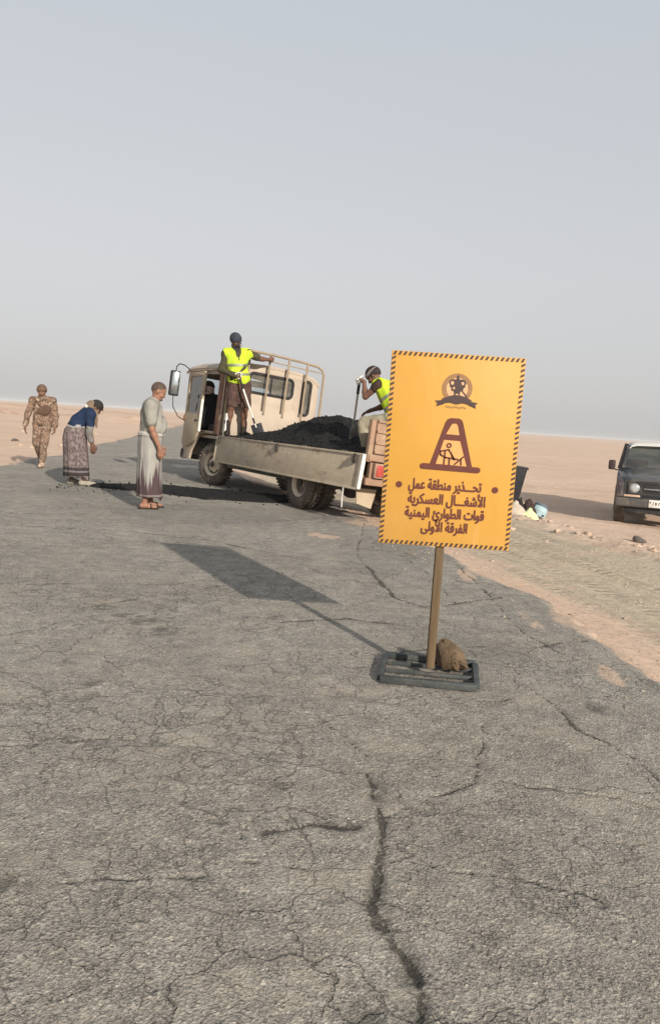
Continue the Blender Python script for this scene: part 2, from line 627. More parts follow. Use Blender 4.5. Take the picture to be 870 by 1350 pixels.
# ---- the road: one sheet with ragged edges, real cracks and hollows
CR = [([(.78, 3.38), (.71, 3.12), (.61, 2.8)], .009), ([(.22, 2.81), (.24, 2.58), (.24, 2.33), (.22, 2.16), (.2, 1.98), (.24, 1.83), (.28, 1.7), (.29, 1.45)], .016),
      ([(-.14, 2.34), (-.02, 2.41), (.14, 2.44)], .016), ([(.72, 2.83), (.84, 2.79), (1.04, 2.76), (1.27, 2.68), (1.7, 2.6)], .008),
      ([(-1.1, 2.02), (-.78, 2.0), (-.57, 2.04), (-.38, 2.05), (-.24, 2.15), (-.01, 2.14)], .008), 
      ([(-1.9, 2.8), (-1.29, 2.83), (-.83, 2.98), (-.39, 2.96)], .008), ([(.44, 4.42), (.84, 4.62), (1.34, 4.72), (2.08, 5.14)], .012),
      ([(1.3, 7.6), (1.36, 6.03), (1.36, 5.13), (1.52, 4.52), (1.71, 4.33)], .009), ([(.36, 7.16), (.55, 5.86), (.76, 5.62), (1.45, 6.14)], .013),
      ([(-.28, 4.93), (.15, 5.12), (.6, 5.05)], .014), ([(-2.6, 4.0), (-1.88, 4.21), (-1.68, 4.49), (-1.61, 5.0)], .011), ([(-.05, 3.4), (.11, 3.15), (.24, 2.91), (.22, 2.81)], .008),
      ([(1.23, 4.32), (1.18, 3.79), (1.22, 3.36), (1.38, 3.11), (1.45, 2.6)], .009), ([(.47, 10.21), (.3, 7.77), (.46, 6.34)], .010),
      ([(.54, 3.73), (.84, 3.68), (1.11, 3.84)], .008), ([(-4.5, 5.6), (-2.4, 5.49), (-1.64, 5.77), (-.78, 5.92)], .012), ([(.61, 2.8), (.41, 2.63), (.26, 2.5)], .008),
      ([(-.25, 2.19), (-.2, 2.37), (-.16, 2.52)], .006), ([(.24, 2.33), (.45, 2.18), (.68, 2.17), (.88, 2.08)], .006), ([(0, 3.8), (.37, 3.55), (.54, 3.73)], .008),
      ([(-3.5, 8.2), (-2.2, 8.3), (-1.2, 8.0), (-.2, 7.2)], .014), ([(-5.2, 9.5), (-3.8, 9.1), (-2.8, 9.4)], .016), 
      ([(-1.61, 5.0), (-1.2, 5.5), (-.78, 5.92)], .01), ([(.75, 7.9), (.95, 6.9), (1.0, 6.0), (1.1, 5.3)], .008), ([(.9, 4.62), (1.0, 4.2), (1.18, 3.79)], .009)]
BLOT = [(.24, 2.68, .06, .09), (.86, 2.08, .035, .03), (-.83, 1.99, .07, .06), (.15, 1.6, .05, .05), (-1.17, 4.75, .1, .1), (-.98, 4.55, .09, .1), (-1.29, 4.86, .08, .07),
        (-1.32, 3.91, .05, .05), (-1.48, 5.04, .08, .08), (1.39, 3.72, .06, .1), (-1.12, 3.6, .05, .05), (.21, 2.05, .04, .16), (.02, 2.42, .14, .03), (.27, 1.72, .04, .14), (-.3, 2.4, .04, .03)]
SANDY = [(1.66, 4.22, .07, .26), (1.52, 5.36, .08, .3), (-.09, 8.87, .27, .22), (.5, 10.35, .34, .5), (1.3, 6.9, .1, .4)]
GREY = [(-1.7, 10.2, 1.15, .95, .8), (.55, 7.9, .5, 1.3, .4), (.9, 4.55, .4, .35, .45), (-3.9, 12.1, .9, 1.1, .5)]

def road_z(x, y):
    return .010 * fbm(x * .7, y * .7, 3) + .0045 * fbm(x * 5, y * 5, 3)

def crack_fields(x, y):
    """depth and darkness from the cracks and hollows"""
    dep = np.full(x.shape, 4.0)
    jx = .034 * fbm(x * 7, y * 7, 5, .6)
    jy = .034 * fbm(x * 7 + 31, y * 7 + 7, 5, .6)
    px, py = x + jx, y + jy
    near = y < 14
    qx, qy = px[near], py[near]
    d_all = np.full(qx.shape, 4.0)
    wv = 1 + 1.1 * fbm(qx * 6 + 3, qy * 6, 3)
    for pl, w in CR:
        for (x0, y0), (x1, y1) in zip(pl[:-1], pl[1:]):
            m = (qx > min(x0, x1) - .1) & (qx < max(x0, x1) + .1) & (qy > min(y0, y1) - .1) & (qy < max(y0, y1) + .1)
            ax, ay = x1 - x0, y1 - y0
            t_ = np.clip(((qx[m] - x0) * ax + (qy[m] - y0) * ay) / (ax * ax + ay * ay), 0, 1)
            dd = np.hypot(qx[m] - x0 - t_ * ax, qy[m] - y0 - t_ * ay)
            d_all[m] = np.minimum(d_all[m], dd / ((1.0 if w > .0125 else .62) * w * np.clip(wv[m], .35, 2)))
    dep[near] = d_all + .9 * np.clip(.15 - 1.3 * fbm(qx * 4 + 11, qy * 4 + 3, 3), 0, .8)
    blot = np.zeros_like(x)
    for bx, by, rx, ry in BLOT:
        q = ((px - bx) / rx) ** 2 + ((py - by) / ry) ** 2
        blot = np.maximum(blot, (1 - sstep(q, .3, 1.5)) * np.clip(.75 + 1.6 * fbm(x * 22, y * 22, 3), 0, 1))
    return dep, blot

def make_road():
    ys = [0.2]
    while ys[-1] < 900:
        y = ys[-1]
        ys.append(y + (.04 if y < 1.2 else max(.011, y * .0042) if y < 16 else y * .012))
    ys = np.array(ys)
    nu = 420
    # denser towards the middle and right of the road, which the camera stands over
    u = np.linspace(0, 1, nu)
    u = u ** .72
    ragR = .16 * fbm(ys * 1.1, ys * 0 + 4.2, 4) + .05 * fbm(ys * 7, ys * 0 + 1.2, 3)
    ragL = .22 * fbm(ys * .7, ys * 0 + 8.2, 4) + .05 * fbm(ys * 7, ys * 0 + 5.2, 3)
    L, Rr = xl(ys) - .05 + ragL, xr(ys) + .04 + ragR
    X = L[:, None] + (Rr - L)[:, None] * u[None, :]
    Y = np.repeat(ys[:, None], nu, 1)
    Z = road_z(X, Y)
    dep, blot = crack_fields(X, Y)
    Z = Z - (1 - sstep(dep, .2, 1.6)) * .009 - blot * .008
    edge = np.minimum(X - L[:, None], Rr[:, None] - X) + .05 * fbm(X * 6, Y * 6, 3)
    Z = Z - (1 - sstep(edge, .0, .13)) * .05
    Z[:, 0] -= .15
    Z[:, -1] -= .15
    me = grid_mesh("road", np.stack([X, Y, Z], -1))
    sand = np.zeros_like(X)
    ed = Rr[:, None] - X
    sand = np.maximum(sand, (1 - sstep(ed + .35 * fbm(X * 2.2, Y * 1.1, 5), -.06, .22)))
    edl = X - L[:, None]
    sand = np.maximum(sand, (1 - sstep(edl + .6 * fbm(X * 1.2, Y * 1.2, 5), .0, .25)))
    for bx, by, rx, ry in SANDY:
        q = ((X - bx) / rx) ** 2 + ((Y - by) / ry) ** 2 + 1.2 * fbm(X * 6, Y * 4, 5, .65)
        sand = np.maximum(sand, .85 * (1 - sstep(q, .0, 1.5)))
    far = sstep(Y, 20, 80)
    sand = np.maximum(sand, .12 + .38 * far)
    grey = np.zeros_like(X)
    for bx, by, rx, ry, a in GREY:
        q = ((X - bx) / rx) ** 2 + ((Y - by) / ry) ** 2 + .5 * fbm(X * 3, Y * 3, 4)
        grey = np.maximum(grey, a * (1 - sstep(q, .7, 1.1)))
    point_attr(me, 'crack', np.clip(dep, 0, 4))
    point_attr(me, 'blot', np.clip(blot, 0, 1))
    point_attr(me, 'sand', np.clip(sand, 0, 1))
    point_attr(me, 'grey', grey)
    return me

t = NT("old_asphalt", 0.9, 0, 0.25)
agg = t.voro(105, 'F1', out='Color')
aggv = t.n.new('ShaderNodeSeparateColor'); t.l.new(agg, aggv.inputs[0]); aggv = aggv.outputs[0]
base = t.ramp(t.noise(.8, 7, .62), [(.28, (.250, .224, .190)), (.5, (.302, .273, .234)), (.75, (.348, .318, .275))])
base = t.mix(.85, base, t.ramp(t.noise(11, 6, .7), [(.25, (.78, .77, .76)), (.75, (1.16, 1.16, 1.16))]), 'MULTIPLY')
stone = t.ramp(aggv, [(.0, (.72, .72, .72)), (.45, (.96, .96, .96)), (.8, (1.08, 1.07, 1.05)), (1.0, (1.45, 1.42, 1.36))])
base = t.mix(.8, base, stone, 'MULTIPLY')
wrm = t.noise(62, 3, .55, None, 1.6)
ce_ = t.n.new('ShaderNodeVectorMath'); ce_.operation = 'ADD'
nz2 = t.n.new('ShaderNodeTexNoise'); nz2.inputs['Scale'].default_value = 90; nz2.inputs['Detail'].default_value = 2; t.l.new(t.co(), nz2.inputs['Vector'])
sc2 = t.n.new('ShaderNodeVectorMath'); sc2.operation = 'SCALE'; sc2.inputs['Scale'].default_value = .008; t.l.new(nz2.outputs['Color'], sc2.inputs[0])
t.l.new(t.co(), ce_.inputs[0]); t.l.new(sc2.outputs[0], ce_.inputs[1])
gap = t.voro(82, 'DISTANCE_TO_EDGE', ce_.outputs[0])
gapm = t.math('MULTIPLY', t.step(gap, .20, .03), t.math('MULTIPLY', t.step(t.noise(7, 5, .65), .35, .62), .55))
base = t.mix(gapm, base, (.085, .075, .062))
base = t.mix(1.0, base, t.ramp(wrm, [(.32, (.42, .41, .40)), (.44, (.93, .93, .93)), (.58, (1.05, 1.05, 1.04)), (.70, (1.5, 1.48, 1.44))]), 'MULTIPLY')
# hairline crazing that comes and goes
vec = t.n.new('ShaderNodeVectorMath'); vec.operation = 'ADD'
nz = t.n.new('ShaderNodeTexNoise'); nz.inputs['Scale'].default_value = 5; nz.inputs['Detail'].default_value = 5; t.l.new(t.co(), nz.inputs['Vector'])
vs_ = t.n.new('ShaderNodeVectorMath'); vs_.operation = 'SCALE'; vs_.inputs['Scale'].default_value = .28; t.l.new(nz.outputs['Color'], vs_.inputs[0])
t.l.new(t.co(), vec.inputs[0]); t.l.new(vs_.outputs[0], vec.inputs[1])
ce = t.voro(2.3, 'DISTANCE_TO_EDGE', vec.outputs[0])
craze = t.math('MULTIPLY', t.step(t.math('ADD', ce, t.math('MULTIPLY', t.math('SUBTRACT', t.noise(60, 4, .7), .5), .026)), .014, .003), t.step(t.noise(.9, 4, .6, t.mapped(loc=(4, 2, 0))), .42, .58))
ce3 = t.voro(6.5, 'DISTANCE_TO_EDGE', vec.outputs[0])
craze3 = t.math('MULTIPLY', t.step(t.math('ADD', ce3, t.math('MULTIPLY', t.math('SUBTRACT', t.noise(60, 4, .7), .5), .05)), .024, .005), t.step(t.noise(.7, 5, .65, t.mapped(loc=(1, 8, 0))), .46, .60))
craze = t.math('MAXIMUM', craze, craze3)
base = t.mix(t.math('MULTIPLY', t.step(t.noise(1.7, 7, .72, t.mapped(scale=(1, 1.6, 1), loc=(9, 3, 0))), .48, .72), .5), base, (.40, .335, .265))
base = t.mix(t.math('MULTIPLY', t.step(t.noise(2.6, 6, .7, t.mapped(loc=(5, 13, 0))), .56, .74), .35), base, (.16, .142, .118))
base = t.mix(t.math('MULTIPLY', craze, .28), base, (.06, .052, .043))
base = t.mix(t.math('MULTIPLY', t.attr('grey'), .45), base, (.135, .127, .113))
sandm = t.step(t.math('ADD', t.attr('sand'), t.math('MULTIPLY', t.math('SUBTRACT', t.noise(17, 8, .8), .5), 1.7)), .35, .85)
sandm = t.math('MULTIPLY', sandm, .92)
base = t.mix(sandm, base, t.ramp(t.noise(9, 6, .7), [(.3, (.44, .32, .235)), (.7, (.53, .39, .29))]))
base = t.mix(t.math('MULTIPLY', t.attr('blot'), .6), base, (.055, .055, .045))
crn = t.math('ADD', t.attr('crack'), t.math('MULTIPLY', t.math('SUBTRACT', t.noise(75, 5, .75), .5), 3.2))
crk = t.step(crn, 1.15, .65)
halo = t.step(t.math('ADD', t.attr('crack'), t.math('MULTIPLY', t.math('SUBTRACT', t.noise(30, 5, .7), .5), 3.0)), 3.0, 1.0)
base = t.mix(t.math('MULTIPLY', halo, .22), base, (.10, .09, .075))
base = t.mix(t.math('MULTIPLY', crk, .66), base, (.035, .03, .024))
t.base(base)
b1 = t.bump(wrm, .7, .014)
b2 = t.bump(t.voro(105, 'F1'), .35, .008, b1)
b3 = t.bump(t.math('SUBTRACT', 1.0, t.math('MAXIMUM', craze, crk)), .8, .014, b2)
t.bump(t.noise(14, 5, .65), .35, .03, b3)
M_ROAD = t.m
tag(link_mesh("road", make_road(), M_ROAD, None, True, 180), kind='structure')

# ---- repairs lying on the road
def patch_sheet(name, poly, step, hfun, mat, rag=.02, freq=6, lift=.006):
    """a sheet of new material over an outline; hfun(inside-distance, x, y) -> thickness"""
    poly = np.array(poly)
    x0, y0 = poly.min(0) - .1
    x1, y1 = poly.max(0) + .1
    X, Y = np.meshgrid(np.arange(x0, x1, step), np.arange(y0, y1, step))
    jx, jy = X + rag * 2 * fbm(X * freq, Y * freq, 3), Y + rag * 2 * fbm(X * freq + 20, Y * freq, 3)
    ins = np.zeros(X.shape, bool)
    dmin = np.full(X.shape, 9.0)
    n = len(poly)
    for i in range(n):
        a, b = poly[i], poly[(i + 1) % n]
        cond = ((a[1] > jy) != (b[1] > jy)) & (jx < (b[0] - a[0]) * (jy - a[1]) / (b[1] - a[1] + 1e-12) + a[0])
        ins ^= cond
        ab = b - a
        tt = np.clip(((jx - a[0]) * ab[0] + (jy - a[1]) * ab[1]) / (ab @ ab), 0, 1)
        dmin = np.minimum(dmin, np.hypot(jx - a[0] - tt * ab[0], jy - a[1] - tt * ab[1]))
    sd = np.where(ins, dmin, -dmin)
    Z = road_z(X, Y) + np.where(sd > 0, hfun(sd, X, Y), np.maximum(sd * .8, -.03)) + lift * (sd > 0)
    keep = sd > -step * 1.6
    idx = np.full(X.shape, -1)
    idx[keep] = np.arange(keep.sum())
    V = np.stack([X[keep], Y[keep], Z[keep]], 1)
    q = np.stack([idx[:-1, :-1], idx[:-1, 1:], idx[1:, 1:], idx[1:, :-1]], -1).reshape(-1, 4)
    q = q[(q >= 0).all(1)]
    me = mesh_np(name, V, q)
    return tag(link_mesh(name, me, mat, None, True, 180), kind='structure')

t = NT("fresh_asphalt", 0.9, 0, 0.15)
v = t.ramp(t.noise(30, 6, .7), [(.35, (.006, .006, .006)), (.7, (.030, .029, .027))])
t.base(v)
n1 = t.bump(t.noise(45, 6, .75), .9, .03)
t.bump(t.voro(22, 'F1'), .5, .04, n1)
M_FRESH = t.m
patch_sheet("fresh_asphalt", [(-4.15, 12.85), (-3.37, 13.3), (-2.75, 13.45), (-1.84, 13.25), (-.55, 13.0), (-.5, 12.2), (-1.24, 11.85), (-2.0, 11.9), (-2.4, 12.1), (-3.02, 12.42), (-3.9, 12.55)], .035,
            lambda s, x, y: np.minimum(s * .5, .035) + .05 * np.clip(s, 0, .4) * (1 + 1.5 * fbm(x * 5, y * 5, 4)), M_FRESH, .06, 3)
# ================================================================== warning sign on its stand
def arabic(s):
    """joins letters (presentation forms) and returns them in visual order"""
    F = {'ا': (0xFE8D, 0xFE8E), 'ة': (0xFE93, 0xFE94), 'ت': (0xFE95, 0xFE96, 0xFE97, 0xFE98), 'ح': (0xFEA1, 0xFEA2, 0xFEA3, 0xFEA4),
         'ذ': (0xFEAB, 0xFEAC), 'ر': (0xFEAD, 0xFEAE), 'س': (0xFEB1, 0xFEB2, 0xFEB3, 0xFEB4), 'ش': (0xFEB5, 0xFEB6, 0xFEB7, 0xFEB8),
         'ط': (0xFEC1, 0xFEC2, 0xFEC3, 0xFEC4), 'ع': (0xFEC9, 0xFECA, 0xFECB, 0xFECC), 'غ': (0xFECD, 0xFECE, 0xFECF, 0xFED0),
         'ف': (0xFED1, 0xFED2, 0xFED3, 0xFED4), 'ق': (0xFED5, 0xFED6, 0xFED7, 0xFED8), 'ك': (0xFED9, 0xFEDA, 0xFEDB, 0xFEDC),
         'ل': (0xFEDD, 0xFEDE, 0xFEDF, 0xFEE0), 'م': (0xFEE1, 0xFEE2, 0xFEE3, 0xFEE4), 'ن': (0xFEE5, 0xFEE6, 0xFEE7, 0xFEE8),
         'و': (0xFEED, 0xFEEE), 'ى': (0xFEEF, 0xFEF0), 'ي': (0xFEF1, 0xFEF2, 0xFEF3, 0xFEF4), 'ئ': (0xFE89, 0xFE8A, 0xFE8B, 0xFE8C),
         'ﻷ': (0xFEF7, 0xFEF8), 'ـ': (0x640,) * 4}
    out = []
    for i, c in enumerate(s):
        if c not in F:
            out.append(c)
            continue
        f = F[c]
        pv = i > 0 and s[i - 1] in F and len(F[s[i - 1]]) == 4
        nx = i < len(s) - 1 and s[i + 1] in F and len(f) == 4
        out.append(chr(f[(3 if nx else 1) if pv else (2 if nx else 0)]))
    return ''.join(reversed(out))

def lettering(mb, text, x0, x1, base, height, fn, cell=.0011, bold=.036):
    """solid lettering between x0 and x1 on a base line; fn(u, v, w) -> point"""
    cu = bpy.data.curves.new('tmpt', 'FONT')
    cu.body = text
    cu.dimensions = '3D'
    cu.fill_mode = 'FULL'
    cu.resolution_u = 4
    o = bpy.data.objects.new('tmpt', cu)
    me = bpy.data.meshes.new_from_object(o)
    P = np.array([v.co[:2] for v in me.vertices])
    nb = [[] for _ in P]
    for e in me.edges:
        nb[e.vertices[0]].append(e.vertices[1])
        nb[e.vertices[1]].append(e.vertices[0])
    bpy.data.objects.remove(o); bpy.data.curves.remove(cu); bpy.data.meshes.remove(me)
    if not len(P):
        return
    seen, loops = set(), []
    for i in range(len(P)):
        if i in seen or len(nb[i]) < 2:
            continue
        lp, prev, cur = [i], None, i
        seen.add(i)
        nxt = i + 1 if i + 1 in nb[i] else nb[i][0]
        while nxt not in seen:
            seen.add(nxt)
            lp.append(nxt)
            c2 = [q for q in nb[nxt] if q not in seen]
            if not c2:
                break
            nxt = c2[0]
        loops.append(P[lp])
    mn, mx = P.min(0), P.max(0)
    sx = (x1 - x0) / (mx[0] - mn[0])
    sy = height
    n0, n1 = int((x1 - x0) / cell) + 12, int((mx[1] - mn[1]) * sy / cell) + 12
    X = (np.arange(n0) - 6) * cell + x0
    Y = (np.arange(n1) - 6) * cell + base + mn[1] * sy
    W = np.zeros((n1, n0), int)
    for lp in loops:
        Q = np.stack([x0 + (lp[:, 0] - mn[0]) * sx, base + lp[:, 1] * sy], 1)
        for a, b in zip(Q, np.roll(Q, -1, 0)):
            if a[1] == b[1]:
                continue
            s_ = 1 if b[1] > a[1] else -1
            lo_, hi_ = min(a[1], b[1]), max(a[1], b[1])
            r = np.where((Y >= lo_) & (Y < hi_))[0]
            xc = a[0] + (Y[r] - a[1]) * (b[0] - a[0]) / (b[1] - a[1])
            for j, xx in zip(r, xc):
                W[j, X < xx] += s_
    S = W != 0
    k = max(1, int(round(bold * height / cell)))
    D = S.copy()
    for dx in range(-k, k + 1):
        for dy in range(-k, k + 1):
            if dx * dx + dy * dy <= k * k + 1:
                D |= np.roll(np.roll(S, dx, 1), dy, 0)
    for j in range(n1):
        row = np.concatenate([[0], D[j].astype(int), [0]])
        df = np.diff(row)
        for a, b in zip(np.where(df == 1)[0], np.where(df == -1)[0]):
            u0, u1, v0, v1 = X[a] - cell / 2, X[b - 1] + cell / 2, Y[j] - cell / 2, Y[j] + cell / 2
            mb.raw([fn(u0, v0, 0), fn(u1, v0, 0), fn(u1, v1, 0), fn(u0, v1, 0)], [(0, 1, 2, 3)])

sign = empty("warning_sign", (.6, 4.0, 0), label="orange warning sign with brown Arabic writing on a wooden post and steel stand", cat="warning sign")
t = NT("orange_banner", 0.55, 0, 0.3)
v = t.ramp(t.noise(3.5, 5, .6), [(.3, (.445, .225, .032)), (.7, (.475, .245, .042))])
xs = t.sep()
v = t.mix(t.math('MULTIPLY', t.step(t.noise(1.6, 4, .6, t.mapped(loc=(2, 0, 5), scale=(1, 1, .8))), .5, .7), .35), v, (.46, .265, .10))
cr_ = t.noise(1.1, 3, .6, t.mapped(scale=(9, 1, .9), rot=(0, .32, 0), loc=(1.3, 0, .4)))
v = t.mix(t.math('MULTIPLY', t.step(cr_, .64, .72), .30), v, (.60, .36, .14))
v = t.mix(t.math('MULTIPLY', t.step(t.noise(14, 7, .75, t.mapped(loc=(4, 0, 9))), .52, .75), .30), v, (.36, .22, .085))
v = t.mix(t.math('MULTIPLY', t.step(t.sep()[2], .98, .70), .10), v, (.38, .26, .13))
t.base(v)
b1 = t.bump(t.noise(2.2, 3, .5, t.mapped(scale=(1.6, 1, .8), rot=(0, .4, 0)), 1.0), .12, .05)
t.bump(t.noise(5, 2, .4, t.mapped(scale=(.5, 1, 2.2))), .06, .02, b1)
M_BANNER = t.m
M_MAROON = worn("maroon_print", (.095, .020, .012), .12, 20, None, 0, .55, bump=0)
M_DARKPRINT = worn("dark_brown_print", (.045, .024, .021), .12, 20, None, 0, .55, bump=0)
M_TANPRINT = worn("faded_print", (.225, .115, .045), .15, 30, None, 0, .55, bump=0)
M_PALEPRINT = worn("pale_print", (.50, .29, .15), .08, 20, None, 0, .55, bump=0)
BX0, BX1, BZ0, BZ1, BY = -.334, .355, .727, 1.731, -.03
f_s = lambda layer: (lambda u, v, w: (u, BY - .0012 * layer - w, v))

MB().box(((BX0 + BX1) / 2, BY + .010, (BZ0 + BZ1) / 2), (BX1 - BX0, .019, BZ1 - BZ0), None, .002).build("board", M_BANNER, sign)
board = sign.children[0]
# striped edge: leaning dashes all round
mb = MB()
bw, pit, dw, sk = .019, .0265, .0125, .010
def dash(cx, cz, hor):
    if hor:
        p = [(cx - dw / 2 - sk / 2, cz - bw / 2), (cx + dw / 2 - sk / 2, cz - bw / 2), (cx + dw / 2 + sk / 2, cz + bw / 2), (cx - dw / 2 + sk / 2, cz + bw / 2)]
    else:
        p = [(cx - bw / 2, cz - dw / 2 - sk / 2), (cx + bw / 2, cz - dw / 2 + sk / 2), (cx + bw / 2, cz + dw / 2 + sk / 2), (cx - bw / 2, cz + dw / 2 - sk / 2)]
    mb.plate(p, [], 0, .0008, f_s(1), 0)
n = int((BX1 - BX0 - .02) / pit)
for i in range(n + 1):
    x = BX0 + .016 + i * (BX1 - BX0 - .032) / n
    dash(x, BZ1 - .012, True); dash(x, BZ0 + .012, True)
n = int((BZ1 - BZ0 - .07) / pit)
for i in range(n + 1):
    z = BZ0 + .036 + i * (BZ1 - BZ0 - .072) / n
    dash(BX0 + .012, z, False); dash(BX1 - .012, z, False)
mb.build("striped_border", M_DARKPRINT, board, False, recalc=False)
# emblem: ring, eagle with shield, scroll
def circ(cx, cz, r, n=40, rz=None):
    return [(cx + r * math.cos(2 * math.pi * k / n), cz + (rz or r) * math.sin(2 * math.pi * k / n)) for k in range(n)]
ecx, ecz = .014, 1.556
emb = MB().plate(circ(ecx, ecz, .078), [circ(ecx, ecz, .056)], 0, .0008, f_s(1)).build("emblem_ring", M_TANPRINT, board, False, recalc=False)
mb = MB()
mb.plate(circ(ecx, ecz, .0555), [], 0, .0006, f_s(1))
fld = mb.build("emblem_field", M_PALEPRINT, board, False, recalc=False)
mb = MB()
E_ = [(0, .068), (.006, .066), (.007, .050), (.012, .046), (.026, .048), (.040, .040), (.046, .026), (.040, .022), (.040, .008), (.032, .004), (.030, -.012), (.018, -.014), (.014, -.030),
      (.020, -.040), (.006, -.044)]
poly = [(ecx + a, ecz + b) for a, b in E_] + [(ecx - a, ecz + b) for a, b in reversed(E_[1:])]
mb.plate(poly, [circ(ecx + .027, ecz + .028, .008, 12, .009), circ(ecx - .027, ecz + .028, .009, 12, .010), circ(ecx - .017, ecz + .002, .006, 12, .007), circ(ecx + .001, ecz - .030, .008, 12, .005)], 0, .0007, f_s(2))
mb.plate([(ecx + .03, ecz - .01), (ecx + .056, ecz - .040), (ecx + .050, ecz - .043), (ecx + .024, ecz - .014)], [], 0, .0007, f_s(2))
mb.build("emblem_eagle", M_DARKPRINT, board, False, recalc=False)
mb = MB()
top = [(-.076 + .152 * k / 12, 1.501 + .022 * math.sin(math.pi * k / 12)) for k in range(13)]
bot = [(-.072 + .144 * k / 12, 1.474 + .016 * math.sin(math.pi * k / 12) - .014 * math.exp(-((k - 6) / 2.2) ** 2)) for k in range(13)]
dx = .016
mb.plate([(x + dx, z) for x, z in top] + [(x + dx, z) for x, z in reversed(bot)], [], 0, .0007, f_s(3))
for s in (-1, 1):
    mb.plate([(dx + s * .070, 1.494), (dx + s * .112, 1.488), (dx + s * .098, 1.478), (dx + s * .102, 1.460), (dx + s * .064, 1.474)], [], 0, .0007, f_s(2))
mb.build("emblem_scroll", M_DARKPRINT, board, False, recalc=False)
mb = MB()
pl = [(-.04 + .108 * k / 24, 1.459 + .004 * math.sin(k * 1.9) + .002 * math.sin(k * .7)) for k in range(25)]
mb.plate([(x, z + .0025 + .001 * (k % 3)) for k, (x, z) in enumerate(pl)] + [(x, z - .002) for x, z in reversed(pl)], [], 0, .0007, f_s(1))
mb.build("emblem_script", M_TANPRINT, board, False, recalc=False)
# road works symbol: a barrier shaped like a tall cone with a digging man inside
mb = MB()
def seg(a, b, w, lay=2, r=True):
    a, b = Vector(a), Vector(b)
    d = (b - a).normalized()
    n_ = Vector((-d.y, d.x)) * w / 2
    pts = []
    m = 8
    for k in range(m + 1):
        an = math.pi * k / m
        pts.append(b + n_ * math.cos(an) + d * (w / 2) * math.sin(an))
    for k in range(m + 1):
        an = math.pi * k / m
        pts.append(a - n_ * math.cos(an) - d * (w / 2) * math.sin(an))
    mb.plate([tuple(p) for p in pts], [], 0, .0007, f_s(lay))
OUT = [(-.100, 1.148), (-.032, 1.380), (-.022, 1.397), (-.006, 1.404), (.036, 1.404), (.052, 1.397), (.060, 1.380), (.128, 1.142)]
IN1 = [(-.024, 1.320), (.046, 1.318), (.034, 1.366), (.026, 1.376), (.010, 1.377), (.000, 1.370)]
IN2 = [(-.066, 1.163), (.096, 1.158), (.052, 1.288), (-.033, 1.290)]
mb.plate(OUT, [IN1, IN2], 0, .0007, f_s(2))
seg((-.132, 1.148), (.154, 1.142), .030, 3)
mb.build("barrier_symbol", M_MAROON, board, False, recalc=False)
mb = MB()
mb.plate(IN2, [], 0, .0005, f_s(1)); mb.plate(IN1, [], 0, .0005, f_s(1))
mb.build("symbol_field", worn("orange_field", (.50, .265, .085), .05, 20, None, 0, .55, bump=0), board, False, recalc=False)
mb = MB()
mb.plate(circ(-.004, 1.262, .0135, 20), [circ(-.004, 1.262, .0065, 14)], 0, .0007, f_s(4))
for a, b in [((-.047, 1.230), (-.004, 1.240)), ((-.004, 1.240), (.010, 1.222)), ((.010, 1.222), (.024, 1.192)), ((-.047, 1.230), (-.045, 1.212)), ((-.045, 1.212), (-.018, 1.199)),
             ((-.018, 1.199), (.048, 1.192)), ((-.022, 1.232), (-.024, 1.164)), ((.002, 1.196), (.004, 1.162)), ((.032, 1.166), (.080, 1.212)), ((.062, 1.196), (.066, 1.166)), ((.016, 1.21), (.030, 1.190))]:
    seg(a, b, .0075, 4)
mb.build("digging_figure", M_MAROON, board, False, recalc=False)
# writing
mb = MB()
lettering(mb, arabic("تحـــذير منطقة عمل"), -.198, .182, 1.028, .074, f_s(2))
lettering(mb, arabic("اﻷشغـــال العسكرية"), -.196, .208, .951, .074, f_s(2))
lettering(mb, arabic("قوات الطوارئ اليمنية"), -.206, .208, .879, .072, f_s(2))
lettering(mb, arabic("الفرقة اﻷولى"), -.116, .126, .806, .072, f_s(2))
mb.build("lettering", M_MAROON, board, False, recalc=False)
for x in (-.249, .255):
    MB().plate(circ(x, 1.044, .0165, 24), [], 0, .0007, f_s(2)).build("dot", M_MAROON, board, False, recalc=False)
# post and stand
t = NT("weathered_wood", .85, 0, .2)
t.base(t.ramp(t.noise(22, 6, .7, t.mapped(scale=(1, 1, .06))), [(.3, (.075, .048, .026)), (.7, (.165, .115, .066))]))
t.bump(t.noise(60, 5, .7, t.mapped(scale=(1, 1, .05))), .5, .006)
M_WOOD = t.m
MB().box((-.003, .012, .86), (.043, .043, 1.62), None, .004).build("post", M_WOOD, sign)
M_GRID = worn("grey_green_steel", (.050, .056, .055), .3, 12, (.14, .115, .085), .6, .65, .2, bump=.25, fine=120)
FL, FR, BR, BL = Vector((-.284, -.138, .022)), Vector((.220, -.183, .022)), Vector((.282, .221, .022)), Vector((-.224, .286, .022))
mb = MB()
mb.bar(FL, FR, .036, .036, bev=.003).bar(BL, BR, .034, .034, bev=.003)
mb.bar(FL + Vector((.004, .024, -.001)), BL - Vector((.004, .024, .001)), .032, .032, bev=.003).bar(FR + Vector((.004, .024, -.001)), BR - Vector((.004, .024, .001)), .032, .032, bev=.003)
frm = mb.build("stand_frame", M_GRID, sign)
for f in (.36, .68):
    a, b = FL.lerp(BL, f), FR.lerp(BR, f)
    d = (b - a).normalized() * .021
    MB().bar(a + d, b - d, .020, .020, bev=.003).build("crossbar", M_GRID, frm)

